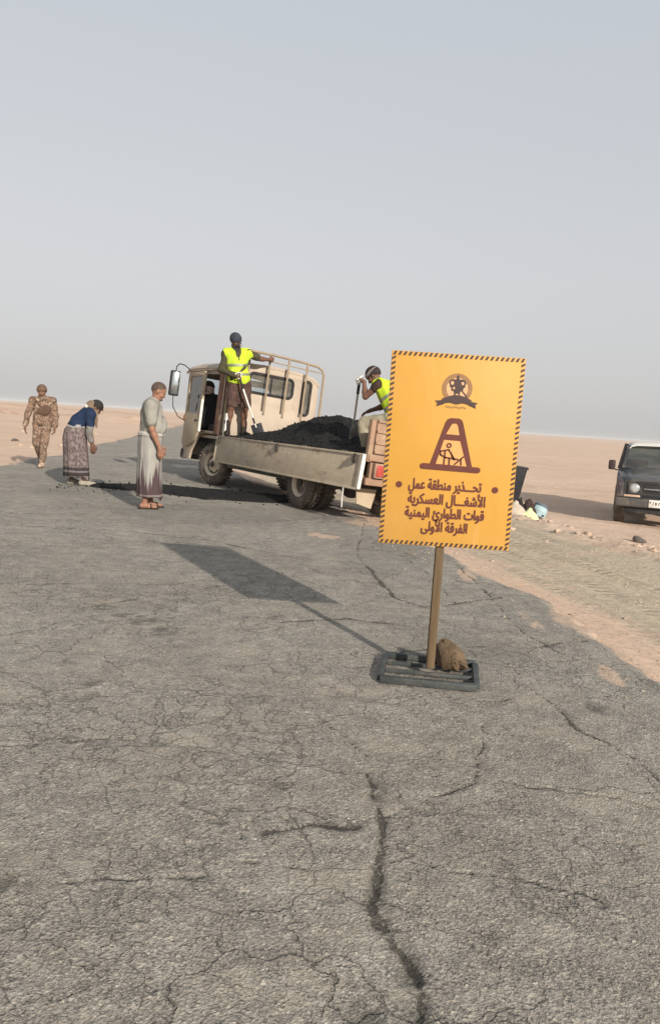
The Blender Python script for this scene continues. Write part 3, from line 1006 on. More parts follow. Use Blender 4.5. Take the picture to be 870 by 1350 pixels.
# the stone that weighs the stand down
def stone_mesh(name, size, seed, sub=4, rough=.28, notch=False, facets=5, lim0=.74):
    b = bmesh.new()
    bmesh.ops.create_icosphere(b, subdivisions=sub, radius=1)
    P = np.array([v.co for v in b.verts])
    o = seed * 7.31
    n1 = fbm(P[:, 0] * 1.3 + o, P[:, 1] * 1.3 + P[:, 2] * 1.7 + o, 3)
    n2 = fbm(P[:, 0] * 4 + P[:, 2] * 3 + o, P[:, 1] * 4 - P[:, 2] * 2 + o, 4)
    s = 1 + rough * n1 * 1.3 + rough * .5 * n2
    if notch:
        s *= 1 - .28 * np.exp(-((P[:, 0] + .02 - .2 * P[:, 2]) / .13) ** 2) * (P[:, 2] < .75) * (P[:, 1] < .3)
    P = P * s[:, None]
    # flat facets
    for k in range(facets):
        d = np.random.RandomState(seed * 10 + k).normal(size=3)
        d /= np.linalg.norm(d)
        h = P @ d
        lim = lim0 + .12 * np.random.RandomState(seed * 10 + k + 500).rand()
        P = P - np.maximum(h - lim, 0)[:, None] * d * .8
    for v, p in zip(b.verts, P):
        v.co = (p[0] * size[0], p[1] * size[1], max(p[2], -.72) * size[2])
    me = bpy.data.meshes.new(name)
    b.to_mesh(me)
    b.free()
    return me
def stone_mat(name, a, b_, fine=40):
    t = NT(name, .92, 0, .2)
    v = t.ramp(t.noise(11, 7, .7), [(.3, a), (.7, b_)])
    t.base(v)
    t.bump(t.noise(fine, 6, .7), .7, .02)
    return t.m
M_ROCK = stone_mat("brown_stone", (.06, .038, .022), (.175, .122, .075), 55)
M_STONE = stone_mat("pale_stone", (.36, .265, .195), (.54, .41, .315))
M_DSTONE = stone_mat("dark_stone", (.06, .05, .045), (.15, .12, .10))
rk = link_mesh("rock", stone_mesh("rock", (.102, .095, .092), 8, 5, .42, True, 10, .60), M_ROCK, None, True, 28)
rk.location = (.715, 4.105, .098)
rk.rotation_euler = (0, R(6), R(10))
tag(rk, "rough brown rock weighing down the sign's steel stand behind the post", "rock")
# ================================================================== the flatbed truck
TM = Matrix.Translation((-.443, 11.505, 0)) @ Matrix.Rotation(R(32.1), 4, 'Z') @ Matrix.Rotation(R(5.0), 4, 'Y')
def T(x, y, z):
    return TM @ Vector((x, y, z))
truck = empty("flatbed_truck", label="dusty beige flatbed truck standing across the road with its near side flap hanging down", cat="truck")
truck.matrix_world = TM
M_CAB = worn("beige_paint", (.375, .305, .235), .10, 2.5, (.25, .18, .12), .6, .6, bump=.08)
M_SIDE = worn("dull_beige_paint", (.37, .295, .205), .12, 3, (.27, .20, .135), .6, .75, bump=.12, fine=40)
t = NT("scuffed_flap_paint", .75, 0, .25)
v = t.ramp(t.noise(2.2, 8, .7), [(.3, (.35, .285, .205)), (.7, (.46, .38, .28))])
v = t.mix(t.math('MULTIPLY', t.step(t.noise(4, 8, .78, t.mapped(scale=(1, .5, 1.2), loc=(2, 5, 0))), .54, .64), .62), v, (.20, .135, .085))
v = t.mix(t.math('MULTIPLY', t.math('MULTIPLY', t.step(t.noise(11, 5, .7, t.mapped(scale=(1, 1, .10), loc=(0, 3, 0))), .56, .68), t.step(t.sep()[2], .62, .92)), .8), v, (.05, .042, .035))
v = t.mix(t.math('MULTIPLY', t.step(t.noise(9, 6, .7, t.mapped(scale=(1, .12, 3))), .6, .72), .5), v, (.58, .52, .42))
t.base(v)
t.bump(t.noise(4, 4, .6, t.mapped(scale=(1, .6, 1))), .3, .04)
M_FLAP = t.m
M_RUST = worn("rusty_brown", (.17, .085, .055), .25, 5, (.28, .19, .12), .6, .85, bump=.25)
M_TAIL = worn("brown_tail_paint", (.27, .165, .11), .18, 4, (.36, .26, .17), .6, .8, bump=.15)
M_OLIVE = worn("olive_paint", (.24, .20, .115), .2, 6, (.34, .26, .17), .5, .75, bump=.1)
M_CHASSIS = worn("dusty_chassis", (.05, .045, .038), .3, 6, (.16, .12, .085), .6, .85, bump=.2)
M_GUARD = worn("grey_green_rail", (.10, .11, .085), .25, 6, (.22, .17, .12), .6, .75, bump=.15)
M_BLACK = worn("black_rubber", (.018, .017, .016), .2, 10, (.07, .055, .04), .5, .8, bump=.1)
M_TYRE = worn("dusty_tyre", (.085, .070, .055), .2, 9, (.24, .185, .135), .9, .92, bump=.3, fine=80)
M_RIM = worn("cream_rim_paint", (.56, .47, .36), .12, 8, (.25, .17, .11), .6, .6, bump=.1)
M_WHITE = worn("white_paint", (.60, .57, .51), .08, 8, (.38, .30, .22), .4, .6, bump=.05)
M_HOLE = worn("dark_hole", (.012, .011, .01), .1, 8, None, 0, .9, bump=0)
M_REDLAMP = worn("red_lens", (.34, .045, .035), .12, 12, (.45, .28, .2), .4, .3, spec=.5, bump=0)
M_CLEARLAMP = worn("clear_lens", (.75, .74, .70), .06, 12, None, 0, .15, spec=.6, bump=0)
M_ORANGELAMP = worn("amber_lens", (.30, .10, .035), .1, 12, None, 0, .3, spec=.5, bump=0)
M_SEAT = cloth("dark_seat", (.03, .028, .026))
M_STEELBRIGHT = worn("bare_steel", (.55, .54, .52), .1, 12, (.3, .24, .18), .5, .4, .7, bump=.05)

def glass(name, tint=(.90, .97, 1.0), refl=.22, rough=.05, dust=.14):
    m = bpy.data.materials.new(name)
    m.use_nodes = True
    n, l = m.node_tree.nodes, m.node_tree.links
    n.clear()
    out = n.new('ShaderNodeOutputMaterial')
    tr = n.new('ShaderNodeBsdfTransparent'); tr.inputs[0].default_value = (*tint, 1)
    gl = n.new('ShaderNodeBsdfGlossy'); gl.inputs['Roughness'].default_value = rough
    gl.inputs['Color'].default_value = (.9, .92, .95, 1)
    df = n.new('ShaderNodeBsdfDiffuse'); df.inputs[0].default_value = (.42, .36, .29, 1)
    fr = n.new('ShaderNodeLayerWeight'); fr.inputs[0].default_value = refl
    m1 = n.new('ShaderNodeMixShader'); m2 = n.new('ShaderNodeMixShader')
    nz = n.new('ShaderNodeTexNoise'); nz.inputs['Scale'].default_value = 3; nz.inputs['Detail'].default_value = 5
    mp = n.new('ShaderNodeMapRange'); mp.inputs[1].default_value = .35; mp.inputs[2].default_value = .75; mp.inputs[3].default_value = dust * .4; mp.inputs[4].default_value = dust * 1.8
    l.new(nz.outputs[0], mp.inputs[0])
    l.new(fr.outputs['Fresnel'], m1.inputs[0]); l.new(tr.outputs[0], m1.inputs[1]); l.new(gl.outputs[0], m1.inputs[2])
    l.new(mp.outputs[0], m2.inputs[0]); l.new(m1.outputs[0], m2.inputs[1]); l.new(df.outputs[0], m2.inputs[2])
    l.new(m2.outputs[0], out.inputs[0])
    return m
M_GLASS = glass("dusty_window_glass")
M_MIRROR = worn("mirror_glass", (.35, .37, .38), .03, 4, None, 0, .12, .9, bump=0)

XL0, XL1 = -.12, 1.86
f_side = lambda x0, s: (lambda u, v, w: (x0 + s * w, u, v))
f_rear = lambda y0: (lambda u, v, w: (u, y0 + w, v))

# --- cab shell
def arc(cy, cz, r, a0, a1, n=10):
    return [(cy + r * math.cos(R(a0 + (a1 - a0) * k / n)), cz + r * math.sin(R(a0 + (a1 - a0) * k / n))) for k in range(n + 1)]
side_out = [(3.2, .96), (3.17, 2.12), (3.22, 2.22), (5.0, 2.2), (5.02, 2.12), (4.94, 1.10), (4.90, .60), (4.84, .42), (4.52, .42), (4.46, .60), (4.28, .80), (4.05, .93), (3.85, .96)]
door_hole = rrect(3.40, 4.80, 1.00, 2.10, .08)
cabm = MB()
cabm.plate(side_out, [door_hole], 0, .05, f_side(XL0, 1), .006)
cabm.plate(side_out, [rrect(3.7, 4.78, 1.42, 2.08, .1)], 0, .05, f_side(XL1, -1), .006)
rear_out = [(XL0, .96), (XL0, 2.12), (-.07, 2.25), (.06, 2.31), (.3, 2.345), (.6, 2.36), (.87, 2.365), (1.14, 2.36), (1.44, 2.345), (1.68, 2.31), (1.81, 2.25), (XL1, 2.12), (XL1, .96)]
win_main = rrect(.34, 1.30, 1.83, 2.21, .10)
win_q = [rrect(1.52, 1.70, 1.56, 2.24, .085), rrect(.04, .22, 1.56, 2.24, .085)]
cabm.plate(rear_out, [win_main] + win_q, 0, .05, f_rear(3.15), .008)
cabm.plate([(XL0, .60), (XL0, 2.12), (-.05, 2.22), (1.79, 2.22), (XL1, 2.12), (XL1, .60)], [rrect(-.02, 1.76, 1.12, 2.10, .12)], 0, .05, lambda u, v, w: (u, 4.86 + (v - .6) * .075 + w, v), .006)
# roof: a shallow dome with a small brow
def roof_ring(y, dz, grow):
    pr = [(XL0 - grow, 2.19), (-.08, 2.255), (.05, 2.315), (.3, 2.35), (.6, 2.367), (.87, 2.373), (1.14, 2.367), (1.44, 2.35), (1.69, 2.315), (1.82, 2.255), (XL1 + grow, 2.19)]
    top = [(x, y, z + dz + .012) for x, z in pr]
    return top + [(x * .985 + .013, y, z + dz - .035) for x, z in reversed(pr)]
cabm.rings([roof_ring(3.14, 0, .02), roof_ring(3.6, .01, .025), roof_ring(4.7, .02, .03), roof_ring(5.02, .0, .03), roof_ring(5.14, -.045, .02)])
cabm.box((.87, 4.1, .90), (1.9, 1.6, .06), None, .01)          # floor
cabm.box((.87, 4.86, .80), (1.86, .10, .60), None, .02)        # nose panel
cab = cabm.build("cab", M_CAB, truck, True, 35)
MB().box((.87, 4.90, .50), (2.02, .16, .20), None, .04).build("bumper", M_CHASSIS, truck)
MB().box((.87, 3.95, .76), (1.7, 1.0, .22), None, .02).box((.45, 3.95, .60), (.3, 1.0, .3)).box((.87, 3.4, .72), (1.85, .30, .30), None, .03).box((.06, 4.1, .62), (.22, .3, .34), None, .02).build("wheelhouse", M_BLACK, cab)
for wn_, x0_, x1_, z0_, z1_ in (("rear_window", .34, 1.30, 1.83, 2.21), ("quarter_window", 1.52, 1.70, 1.56, 2.24), ("quarter_window", .04, .22, 1.56, 2.24)):
    r_ = .10 if wn_ == "rear_window" else .085
    w_ = MB().plate(rrect(x0_ - .012, x1_ + .012, z0_ - .012, z1_ + .012, r_ + .01), [rrect(x0_ + .03, x1_ - .03, z0_ + .03, z1_ - .03, r_ - .03)], -.012, .012, f_rear(3.146), .004).build(wn_, M_BLACK, truck)
    MB().plate(rrect(x0_ + .02, x1_ - .02, z0_ + .02, z1_ - .02, r_ - .02), [], -.002, .002, f_rear(3.16)).build("pane", M_GLASS, w_)
    if wn_ == "rear_window":
        MB().box((.82, 3.150, 2.02), (.03, .02, .34), None, .004).build("divider", M_BLACK, w_)
MB().plate(rrect(-.015, 1.755, 1.125, 2.095, .115), [], -.003, .003, lambda u, v, w: (u, 4.885 + (v - .6) * .075 + w, v)).build("windscreen", glass("windscreen_glass", (.92, .97, 1.0), .2, .05, .12), truck)
MB().plate(rrect(3.69, 4.79, 1.41, 2.09, .11), [], -.003, .003, f_side(XL1 - .025, 1)).build("side_window", M_GLASS, truck)
# rain gutter, panel ribs and handles on the cab
MB().box((XL0 - .022, 4.08, 2.175), (.022, 1.80, .03), None, .008).build("gutter", M_SIDE, cab)
for zz_ in (1.08, 1.46):
    MB().box((.87, 3.142, zz_), (1.55, .016, .035), None, .007).build("rib", M_CAB, cab)
for zz_ in (1.16, 1.98):
    MB().box((XL0 - .03, 4.865, zz_), (.03, .05, .10), None, .008).build("door_hinge", M_CHASSIS, cab)
# rusty corner between door and rear wall
MB().box((XL0 - .008, 3.30, 1.56), (.022, .19, 1.20), None, .006).box((XL0 + .055, 3.135, 1.56), (.13, .016, 1.16), None, .005).build("corner_panel", M_RUST, truck)
# door, a little ajar
hinge = Vector((XL0 - .012, 4.86, 0))
dr_m = Matrix.Translation(hinge) @ Matrix.Rotation(R(-5), 4, 'Z') @ Matrix.Translation(-hinge)
def f_door(u, v, w):
    lean = .03 * (v - 1.3)
    return dr_m @ Vector((XL0 - .004 - w + lean * .4, u + .06 * max(0, v - 1.2) * (u - 3.8) / 1.0, v))
door_out = [(3.86, 1.0), (3.85, 2.06), (3.91, 2.13), (4.80, 2.13), (4.85, 2.05), (4.85, .70), (4.60, .66), (4.30, .70), (4.02, .80)]
door = MB().plate(door_out, [rrect(3.95, 4.77, 1.32, 2.06, .09)], 0, .045, f_door, .008).build("door", M_SIDE, truck)
MB().plate(rrect(3.94, 4.78, 1.31, 2.07, .09), [], .018, .024, f_door).build("window", glass("door_glass", (.62, .70, .70), .35, .06, .35), door)
MB().box(dr_m @ Vector((XL0 - .066, 4.02, 1.18)), (.02, .13, .03), None, .006).build("handle", M_BLACK, door)
MB().box(dr_m @ Vector((XL0 - .030, 3.848, 1.28)), (.05, .02, .62), None, .006).build("edge_strip", M_WHITE, door)
# cab inside
MB().box((.25, 3.62, 1.06), (.62, .50, .18), None, .05).box((.25, 3.34, 1.42), (.60, .14, .62), None, .05).box((1.25, 3.62, 1.06), (1.0, .50, .18), None, .05).box((1.25, 3.34, 1.42), (1.0, .14, .62), None, .05).build("seat", M_SEAT, truck)
MB().box((.87, 4.72, 1.06), (1.76, .26, .22), None, .05).build("dashboard", M_SEAT, truck)
mb = MB(); sw_c, sw_ax = Vector((.30, 4.46, 1.32)), Vector((0, -.72, .7)).normalized()
sx_, sy_, _ = frame_from(sw_ax)
mb.tube([sw_c + (sx_ * math.cos(a) + sy_ * math.sin(a)) * .19 for a in [2 * math.pi * k / 24 for k in range(25)]], .014, 8, False).tube([sw_c, sw_c - sw_ax * .3], .02, 8).bar(sw_c - sx_ * .19, sw_c + sx_ * .19, .025, .015)
mb.build("steering_wheel", M_BLACK, truck)
# lamps, mirror
for x in (.10, 1.64):
    MB().ell((x, 4.93, .80), (.10, .03, .085)).build("headlight", M_CLEARLAMP, truck)
MB().ell((XL0 - .02, 4.90, 1.22), (.045, .055, .075)).build("marker_lamp", M_ORANGELAMP, truck)
MB().ell((XL1 + .02, 4.90, 1.22), (.045, .055, .075)).build("marker_lamp", M_ORANGELAMP, truck)
mir = MB().box((-.53, 4.70, 1.86), (.20, .075, .50), Euler((0, 0, R(-14))).to_matrix(), .032, 3).build("mirror", M_BLACK, truck)
MB().box((-.52, 4.660, 1.86), (.155, .008, .44), Euler((0, 0, R(-14))).to_matrix(), .003).build("mirror_glass", M_MIRROR, mir)
MB().tube([(-.14, 4.95, 2.20), (-.28, 4.92, 2.27), (-.42, 4.84, 2.27), (-.50, 4.76, 2.20), (-.53, 4.70, 2.08)], .011, 8).build("mirror_arm", M_BLACK, mir)
MB().tube([(-.53, 4.70, 1.62), (-.50, 4.72, 1.40), (-.34, 4.80, 1.22), (-.15, 4.88, 1.16)], .009, 8).build("mirror_arm", M_BLACK, mir)

# --- bed
bed = MB().box((.87, .67, .895), (2.02, 4.76, .09), None, .008).build("bed_floor", M_TAIL, truck)
for k in range(7):
    MB().box((.87, -1.5 + k * .72, .80), (1.96, .07, .095), None, .006).build("cross_beam", M_CHASSIS, bed)
mb = MB()
for x in (.38, 1.36):
    mb.box((x, 1.3, .66), (.08, 6.0, .17), None, .01)
mb.box((.87, 0, .42), (1.5, .14, .14), None, .05).ell((.87, 0, .42), (.2, .17, .19)).box((.87, 3.44, .42), (1.4, .1, .1), None, .03)
mb.tube([(.3, -.6, .5), (.3, 0, .38), (.3, .6, .5)], .035, 6).tube([(1.44, -.6, .5), (1.44, 0, .38), (1.44, .6, .5)], .035, 6)
mb.box((1.1, 2.0, .62), (.4, .8, .35), None, .03)
mb.build("chassis", M_CHASSIS, truck)
fl_m = Matrix.Translation((-.155, 0, .935)) @ Matrix.Rotation(R(3.5), 4, 'Y') @ Matrix.Translation((.155, 0, -.935))
mb = MB()
mb.box((-.155, .70, .695), (.035, 4.80, .485), None, .006)
mb.box((-.176, .70, .925), (.014, 4.78, .03), None, .004).box((-.176, .70, .465), (.014, 4.78, .03), None, .004)
for y in (3.07, -1.67):
    mb.box((-.176, y, .695), (.014, .05, .43), None, .004)
mb.bm.transform(fl_m)
flap = mb.build("side_flap", M_FLAP, truck)
mb = MB().box((-.155, -1.715, .70), (.055, .028, .47), None, .005)
mb.bm.transform(fl_m)
mb.build("edge_cap", M_WHITE, flap)
for y in (-1.55, .68, 2.95):
    mb = MB().box((-.187, y, .86), (.022, .06, .13), None, .007).tube([(-.20, y - .03, .90), (-.215, y - .03, .83), (-.215, y + .03, .83), (-.20, y + .03, .90)], .007, 6)
    mb.bm.transform(fl_m)
    mb.build("latch", M_CHASSIS, flap)
for y in (-1.2, -.1, 1.0, 2.1, 2.9):
    MB().tube([(-.145, y - .05, .945), (-.145, y + .05, .945)], .017, 8).build("hinge", M_CHASSIS, flap)
MB().box((1.88, .70, 1.18), (.035, 4.7, .45), None, .006).build("far_side_flap", M_SIDE, truck)
for x in (-.10, 1.86):
    MB().box((x, -1.73, 1.12), (.075, .075, .56), None, .01).build("corner_post", M_TAIL, truck)
mb = MB().box((.88, -1.755, 1.175), (1.86, .035, .45), None, .006)
for z in (.975, 1.10, 1.25, 1.385):
    mb.box((.88, -1.781, z), (1.86, .025, .035), None, .005)
mb.build("tailgate", M_TAIL, truck)
MB().box((-.128, 2.86, 1.14), (.075, .085, .44), None, .008).build("stake", M_WHITE, truck)
MB().box((-.092, 3.00, 1.60), (.085, .085, 1.22), None, .008).build("front_post", M_OLIVE, truck)
# headboard and rack
hb = MB().box((.90, 3.06, 1.235), (1.90, .035, .55), None, .006).build("headboard", M_CAB, truck)
mb = MB()
for x in (.25, .67, 1.08, 1.49):
    mb.tube([(x, 3.03, 1.45), (x, 3.03, 2.575)], .021, 8)
mb.tube([(-.05, 3.03, 2.52), (.05, 3.03, 2.58), (.7, 3.03, 2.585), (1.4, 3.03, 2.565), (1.72, 3.03, 2.54), (1.83, 3.03, 2.49), (1.88, 3.03, 2.40), (1.89, 3.03, 1.9), (1.89, 3.03, .95)], .024, 10)
mb.tube([(.0, 3.03, 2.47), (1.88, 3.03, 2.43)], .012, 6)
mb.build("rack", worn("tan_tube_paint", (.27, .205, .14), .15, 8, (.2, .14, .09), .5, .7, bump=.05), truck)
# underneath and rear
MB().box((.04, 1.78, .43), (.045, 2.3, .10), None, .01).box((.10, 1.78, .56), (.2, 2.2, .05)).box((.06, .62, .47), (.06, .05, .25)).build("side_guard", M_GUARD, truck)
MB().box((.12, 1.05, .58), (.30, .34, .30), None, .03).build("tool_box", M_CHASSIS, truck)
MB().box((.88, -1.74, .90), (2.0, .10, .09), None, .01).box((.88, -1.70, .58), (1.96, .09, .10), None, .015).box((-.02, -1.70, .70), (.06, .06, .30)).box((1.80, -1.70, .70), (.06, .06, .30)).box((.05, -1.20, .60), (.22, .80, .12), None, .01).build("rear_bumper", M_TAIL, truck)
for s, x in ((1, .15), (-1, 1.63)):
    h_ = MB().box((x, -1.765, .735), (.33, .07, .20), None, .012).build("tail_lamp", M_TAIL, truck)
    MB().box((x - .06 * s, -1.803, .735), (.16, .02, .15), None, .006).build("red_lens", M_REDLAMP, h_)
    MB().box((x + .085 * s, -1.803, .735), (.11, .02, .15), None, .006).build("amber_lens", M_ORANGELAMP, h_)
    MB().raw([(x - .17, -1.42, .47), (x + .17, -1.42, .47), (x + .10 * s, -1.44, .20), (x - .15 * s, -1.44, .26), (x - .17, -1.435, .47), (x + .17, -1.435, .47), (x + .10 * s, -1.455, .20), (x - .15 * s, -1.455, .26)],
             [(0, 1, 2, 3), (7, 6, 5, 4), (0, 4, 5, 1), (1, 5, 6, 2), (2, 6, 7, 3), (3, 7, 4, 0)]).build("mudflap", M_SIDE, truck)
MB().tube([(-.05, -1.15, .52), (-.09, -1.22, .30), (-.09, -1.24, .17)], .012, 8).build("hook_rod", M_STEELBRIGHT, truck)
# wheels
def wheel(name, c, steer, out, dual=False):
    """c centre of the tread, out = +1 / -1 side the rim faces"""
    ax = Vector((out * math.cos(R(steer)), out * math.sin(R(steer)), 0))
    w = .105
    prof = [(.20, -w * .8), (.25, -w), (.345, -w * .98), (.378, -w * .72), (.388, -w * .35), (.38, -w * .30), (.38, -w * .24), (.390, -.02), (.382, -.012), (.382, .012), (.390, .02), (.38, w * .24), (.38, w * .30), (.388, w * .35), (.378, w * .72), (.345, w * .98), (.25, w), (.205, w * .85), (.20, w * .4)]
    mb = MB().lathe(prof, c, ax, 40)
    # tread blocks
    x_, y_, _ = frame_from(ax)
    for k in range(34):
        a = 2 * math.pi * k / 34
        d = x_ * math.cos(a) + y_ * math.sin(a)
        tng = ax.cross(d)
        for sgn in (-1, 1):
            m = Matrix((ax, tng, d)).transposed()
            mb.box(Vector(c) + d * .388 + ax * (sgn * .068) + tng * (.012 * sgn), (.055, .038, .02), m, .003)
    ty = mb.build(name, M_TYRE, truck)
    cc = Vector(c)
    rp = [(.226, .085), (.218, .098), (.192, .082), (.180, .05), (.168, .03), (.12, .052 if not dual else -.0), (.085, .058 if not dual else .0), (.08, .075 if not dual else .02), (.05, .095 if not dual else .06), (.0, .10 if not dual else .065)]
    rim = MB().lathe(rp, cc, ax, 36, False).build("rim", M_RIM, ty)
    for k in range(6):
        a = 2 * math.pi * k / 6 + .2
        d = x_ * math.cos(a) + y_ * math.sin(a)
        m = Matrix((d, ax.cross(d), ax)).transposed()
        MB().ell(cc + d * .145 + ax * (.045 if not dual else .018), (.017, .026, .012), m, 10).build("rim_hole_shade", M_HOLE, ty)  # solid lump, near-black to paint the shade inside an opening
    MB().lathe([(.055, .0), (.055, .105 if not dual else .075), (.035, .115 if not dual else .09), (.0, .116 if not dual else .091)], cc, ax, 20).build("hub", M_CHASSIS, ty)
    return ty
wheel("wheel", (.02, 3.44, .39), 20, -1)
wheel("wheel", (1.72, 3.44, .39), 20, 1)
wheel("wheel", (.0, 0, .39), 0, -1, True)
wheel("wheel", (.25, 0, .39), 0, 1, True)
wheel("wheel", (1.74, 0, .39), 0, 1, True)
wheel("wheel", (1.49, 0, .39), 0, -1, True)
for x in (.12, 1.62):
    MB().tube([(x, .52 * math.cos(R(a)), .40 + .46 * math.sin(R(a))) for a in (15, 40, 65, 90, 115, 140, 165)], .012, 6).build("wheel_guard", M_CHASSIS, truck)

# --- the load: one heap of black asphalt
yy, xx = np.linspace(-1.70, 3.0, 330), np.linspace(-.105, 1.855, 150)
XX, YY = np.meshgrid(xx, yy)
prof = np.interp(YY, [-1.75, -1.2, -.7, -.35, 0, .3, .6, 1.0, 1.25, 1.6, 2.0, 2.4, 2.75, 3.05], [1.00, 1.03, 1.09, 1.20, 1.38, 1.45, 1.47, 1.45, 1.40, 1.28, 1.21, 1.14, 1.05, .985])
acr = np.interp(XX, [-.11, .1, .35, .7, 1.0, 1.4, 1.87], [.03, .38, .74, 1.0, 1.02, .9, .55])
ZZ = .947 + (prof - .947) * acr + .05 * fbm(XX * 2.4, YY * 2.4, 4) * np.clip((XX + .1) * 4, .1, 1) + .034 * fbm(XX * 9, YY * 9, 4, .62) * np.clip((XX + .1) * 6, .1, 1)
ZZ = np.maximum(ZZ, .944 + .012 * fbm(XX * 8, YY * 8, 2))
PP = np.stack([XX, YY, ZZ], -1)
low = PP[:, 0].copy()
def close_heap(P, z0):
    top = P
    ring0 = P[:1].copy(); ring0[..., 2] = z0
    ring1 = P[-1:].copy(); ring1[..., 2] = z0
    P2 = np.concatenate([ring0, top, ring1], 0)
    c0 = P2[:, :1].copy(); c0[..., 2] = z0
    c1 = P2[:, -1:].copy(); c1[..., 2] = z0
    return np.concatenate([c0, P2, c1], 1)
heap = link_mesh("asphalt_heap", grid_mesh("asphalt_heap", close_heap(PP, .942)), M_FRESH, None, True, 180)
heap.matrix_world = TM
tag(heap, "heap of fresh black asphalt filling the bed of the truck", "asphalt heap")
def heap_z(x, y):
    i = int(np.clip(np.searchsorted(yy, y), 0, len(yy) - 1)); j = int(np.clip(np.searchsorted(xx, x), 0, len(xx) - 1))
    return float(ZZ[i, j])
# ================================================================== people
V3 = lambda *a: np.array(a, float)
def unit(v):
    v = np.array(v, float)
    return v / max(np.linalg.norm(v), 1e-9)
def basis(up, side):
    """columns: side, forward, up (orthonormal)"""
    u = unit(up)
    s = unit(np.array(side, float) - u * (np.array(side, float) @ u))
    f = np.cross(u, s)
    return np.stack([s, f, u], 1)

def hand_prims(wr, d, pn, thumb_side, curl=.5):
    """palm, four fingers and a thumb. d: along the hand, pn: palm faces this way, thumb_side: towards the thumb"""
    d = unit(d)
    ts = unit(np.array(thumb_side, float) - d * (np.array(thumb_side, float) @ d))
    pn = unit(np.array(pn, float) - d * (np.array(pn, float) @ d) - ts * (np.array(pn, float) @ ts))
    P = []
    B = np.stack([ts, pn, d], 1)
    P.append(('ell', wr + d * .052, (.042, .017, .056), B, .012))
    P.append(('cap', wr - d * .01, wr + d * .03, .026, .026, .015))
    for k, (off, L) in enumerate(((.031, .075), (.011, .084), (-.010, .078), (-.030, .060))):
        b = wr + d * (.092 - .006 * abs(k - 1)) + ts * off
        a = b - d * .03
        r = .0098 - .0006 * k
        ang = 0
        P.append(('cap', a, b, r, r, .006))
        for j, f in enumerate((.45, .31, .24)):
            ang += curl * (0.75 if j == 0 else 0.95)
            q = b + (d * math.cos(ang) + pn * math.sin(ang)) * L * f
            P.append(('cap', b, q, r - .0006 * j, r - .0006 * (j + 1), .003))
            b = q
    b = wr + d * .025 + ts * .026
    m = b + (d * .6 + ts * .75 + pn * .25) * .042
    e = m + (d * .85 + ts * .15 + pn * (.35 + .5 * curl)) * .032
    P.append(('cap', b, m, .013, .0112, .01))
    P.append(('cap', m, e, .0112, .0095, .003))
    return P

def head_prims(c, f, u):
    """c: centre of the skull; f: where the face looks; u: up through the crown"""
    f = unit(f)
    u = unit(np.array(u, float) - f * (np.array(u, float) @ f))
    s = np.cross(f, u)
    B = np.stack([s, f, u], 1)
    P = [('ell', c + u * .027 - f * .008, (.080, .102, .097), B, .02),
         ('ell', c - u * .045 + f * .022, (.058, .068, .075), B, .03),
         ('cap', c - u * .085 + f * .058, c - u * .092 + f * .068, .026, .020, .025),
         ('cap', c + u * .012 + f * .085, c - u * .030 + f * .106, .009, .014, .010),
         ('cap', c - u * .030 + f * .094 - s * .012, c - u * .030 + f * .094 + s * .012, .010, .010, .008),
         ('cap', c + u * .030 + f * .083 - s * .035, c + u * .030 + f * .083 + s * .035, .011, .011, .012),
         ('cap', c - u * .062 + f * .083 - s * .016, c - u * .062 + f * .083 + s * .016, .009, .009, .008)]
    for g in (-1, 1):
        P.append(('ell', c + s * g * .078 - f * .012 - u * .012, (.012, .022, .032), B, .006))
        P.append(('ell', c + s * g * .046 + f * .060 - u * .032, (.022, .025, .022), B, .02))
    S = [('ell', c + s * g * .031 + f * .098 + u * .008, (.017, .014, .010), B, .010) for g in (-1, 1)]
    return P, S, B

def body_prims(J, g=1.0):
    P = []
    sh = J['shR'] - J['shL']
    hp = J['hipR'] - J['hipL']
    Bp = basis(J['waist'] - J['pel'], hp)
    Bc = basis(J['neck'] - J['waist'], sh)
    P.append(('ell', J['pel'], (.165 * g, .118 * g, .13), Bp, .06))
    P.append(('ell', J['waist'], (.140 * g, .110 * g, .13), basis(J['chest'] - J['pel'], hp), .07))
    P.append(('ell', J['chest'], (.165 * g, .118 * g, .19), Bc, .07))
    P.append(('cap', J['shL'], J['shR'], .062, .062, .06))
    if 'belly' in J:
        P.append(('ell', J['belly'], (.15, .13, .15), Bp, .08))
    P.append(('cap', J['neck'] - .02 * Bc[:, 2], J['head'] - .03 * Bc[:, 2], .060, .054, .03))
    for s in 'LR':
        P.append(('cap', J['sh' + s], J['el' + s], .055 * g, .040, .03))
        m = J['el' + s] * .7 + J['wr' + s] * .3
        P.append(('cap', J['el' + s], m, .040, .042, .02))
        P.append(('cap', m, J['wr' + s], .040, .026, .02))
        P.append(('cap', J['hip' + s], J['kn' + s], .088 * g, .056, .04))
        m = J['kn' + s] * .68 + J['an' + s] * .32 - unit(J['ft' + s]) * .018
        P.append(('cap', J['kn' + s], m, .054, .056, .03))
        P.append(('cap', m, J['an' + s], .052, .036, .03))
        ft = unit(J['ft' + s])
        up = V3(0, 0, 1)
        a = J['an' + s]
        P.append(('cap', a - ft * .035 - up * .045, a + ft * .06 - up * .045, .036, .032, .025))
        P.append(('cap', a + ft * .06 - up * .048, a + ft * .15 - up * .056, .034, .022, .02))
    return P

def build_body(root, J, mat, vox=.0075):
    P = body_prims(J, J.get('g', 1.0))
    for s in 'LR':
        P += hand_prims(J['wr' + s], J['hd' + s], J['pn' + s], J['ts' + s], J.get('curl' + s, .45))
    H, S, HB = head_prims(J['head'], J['hf'], J['hu'])
    P += H
    me = sdf_mesh("body", P, vox, subs=S)
    o = link_mesh("body", me, mat, root, True, 180)
    J['HB'] = HB
    return o

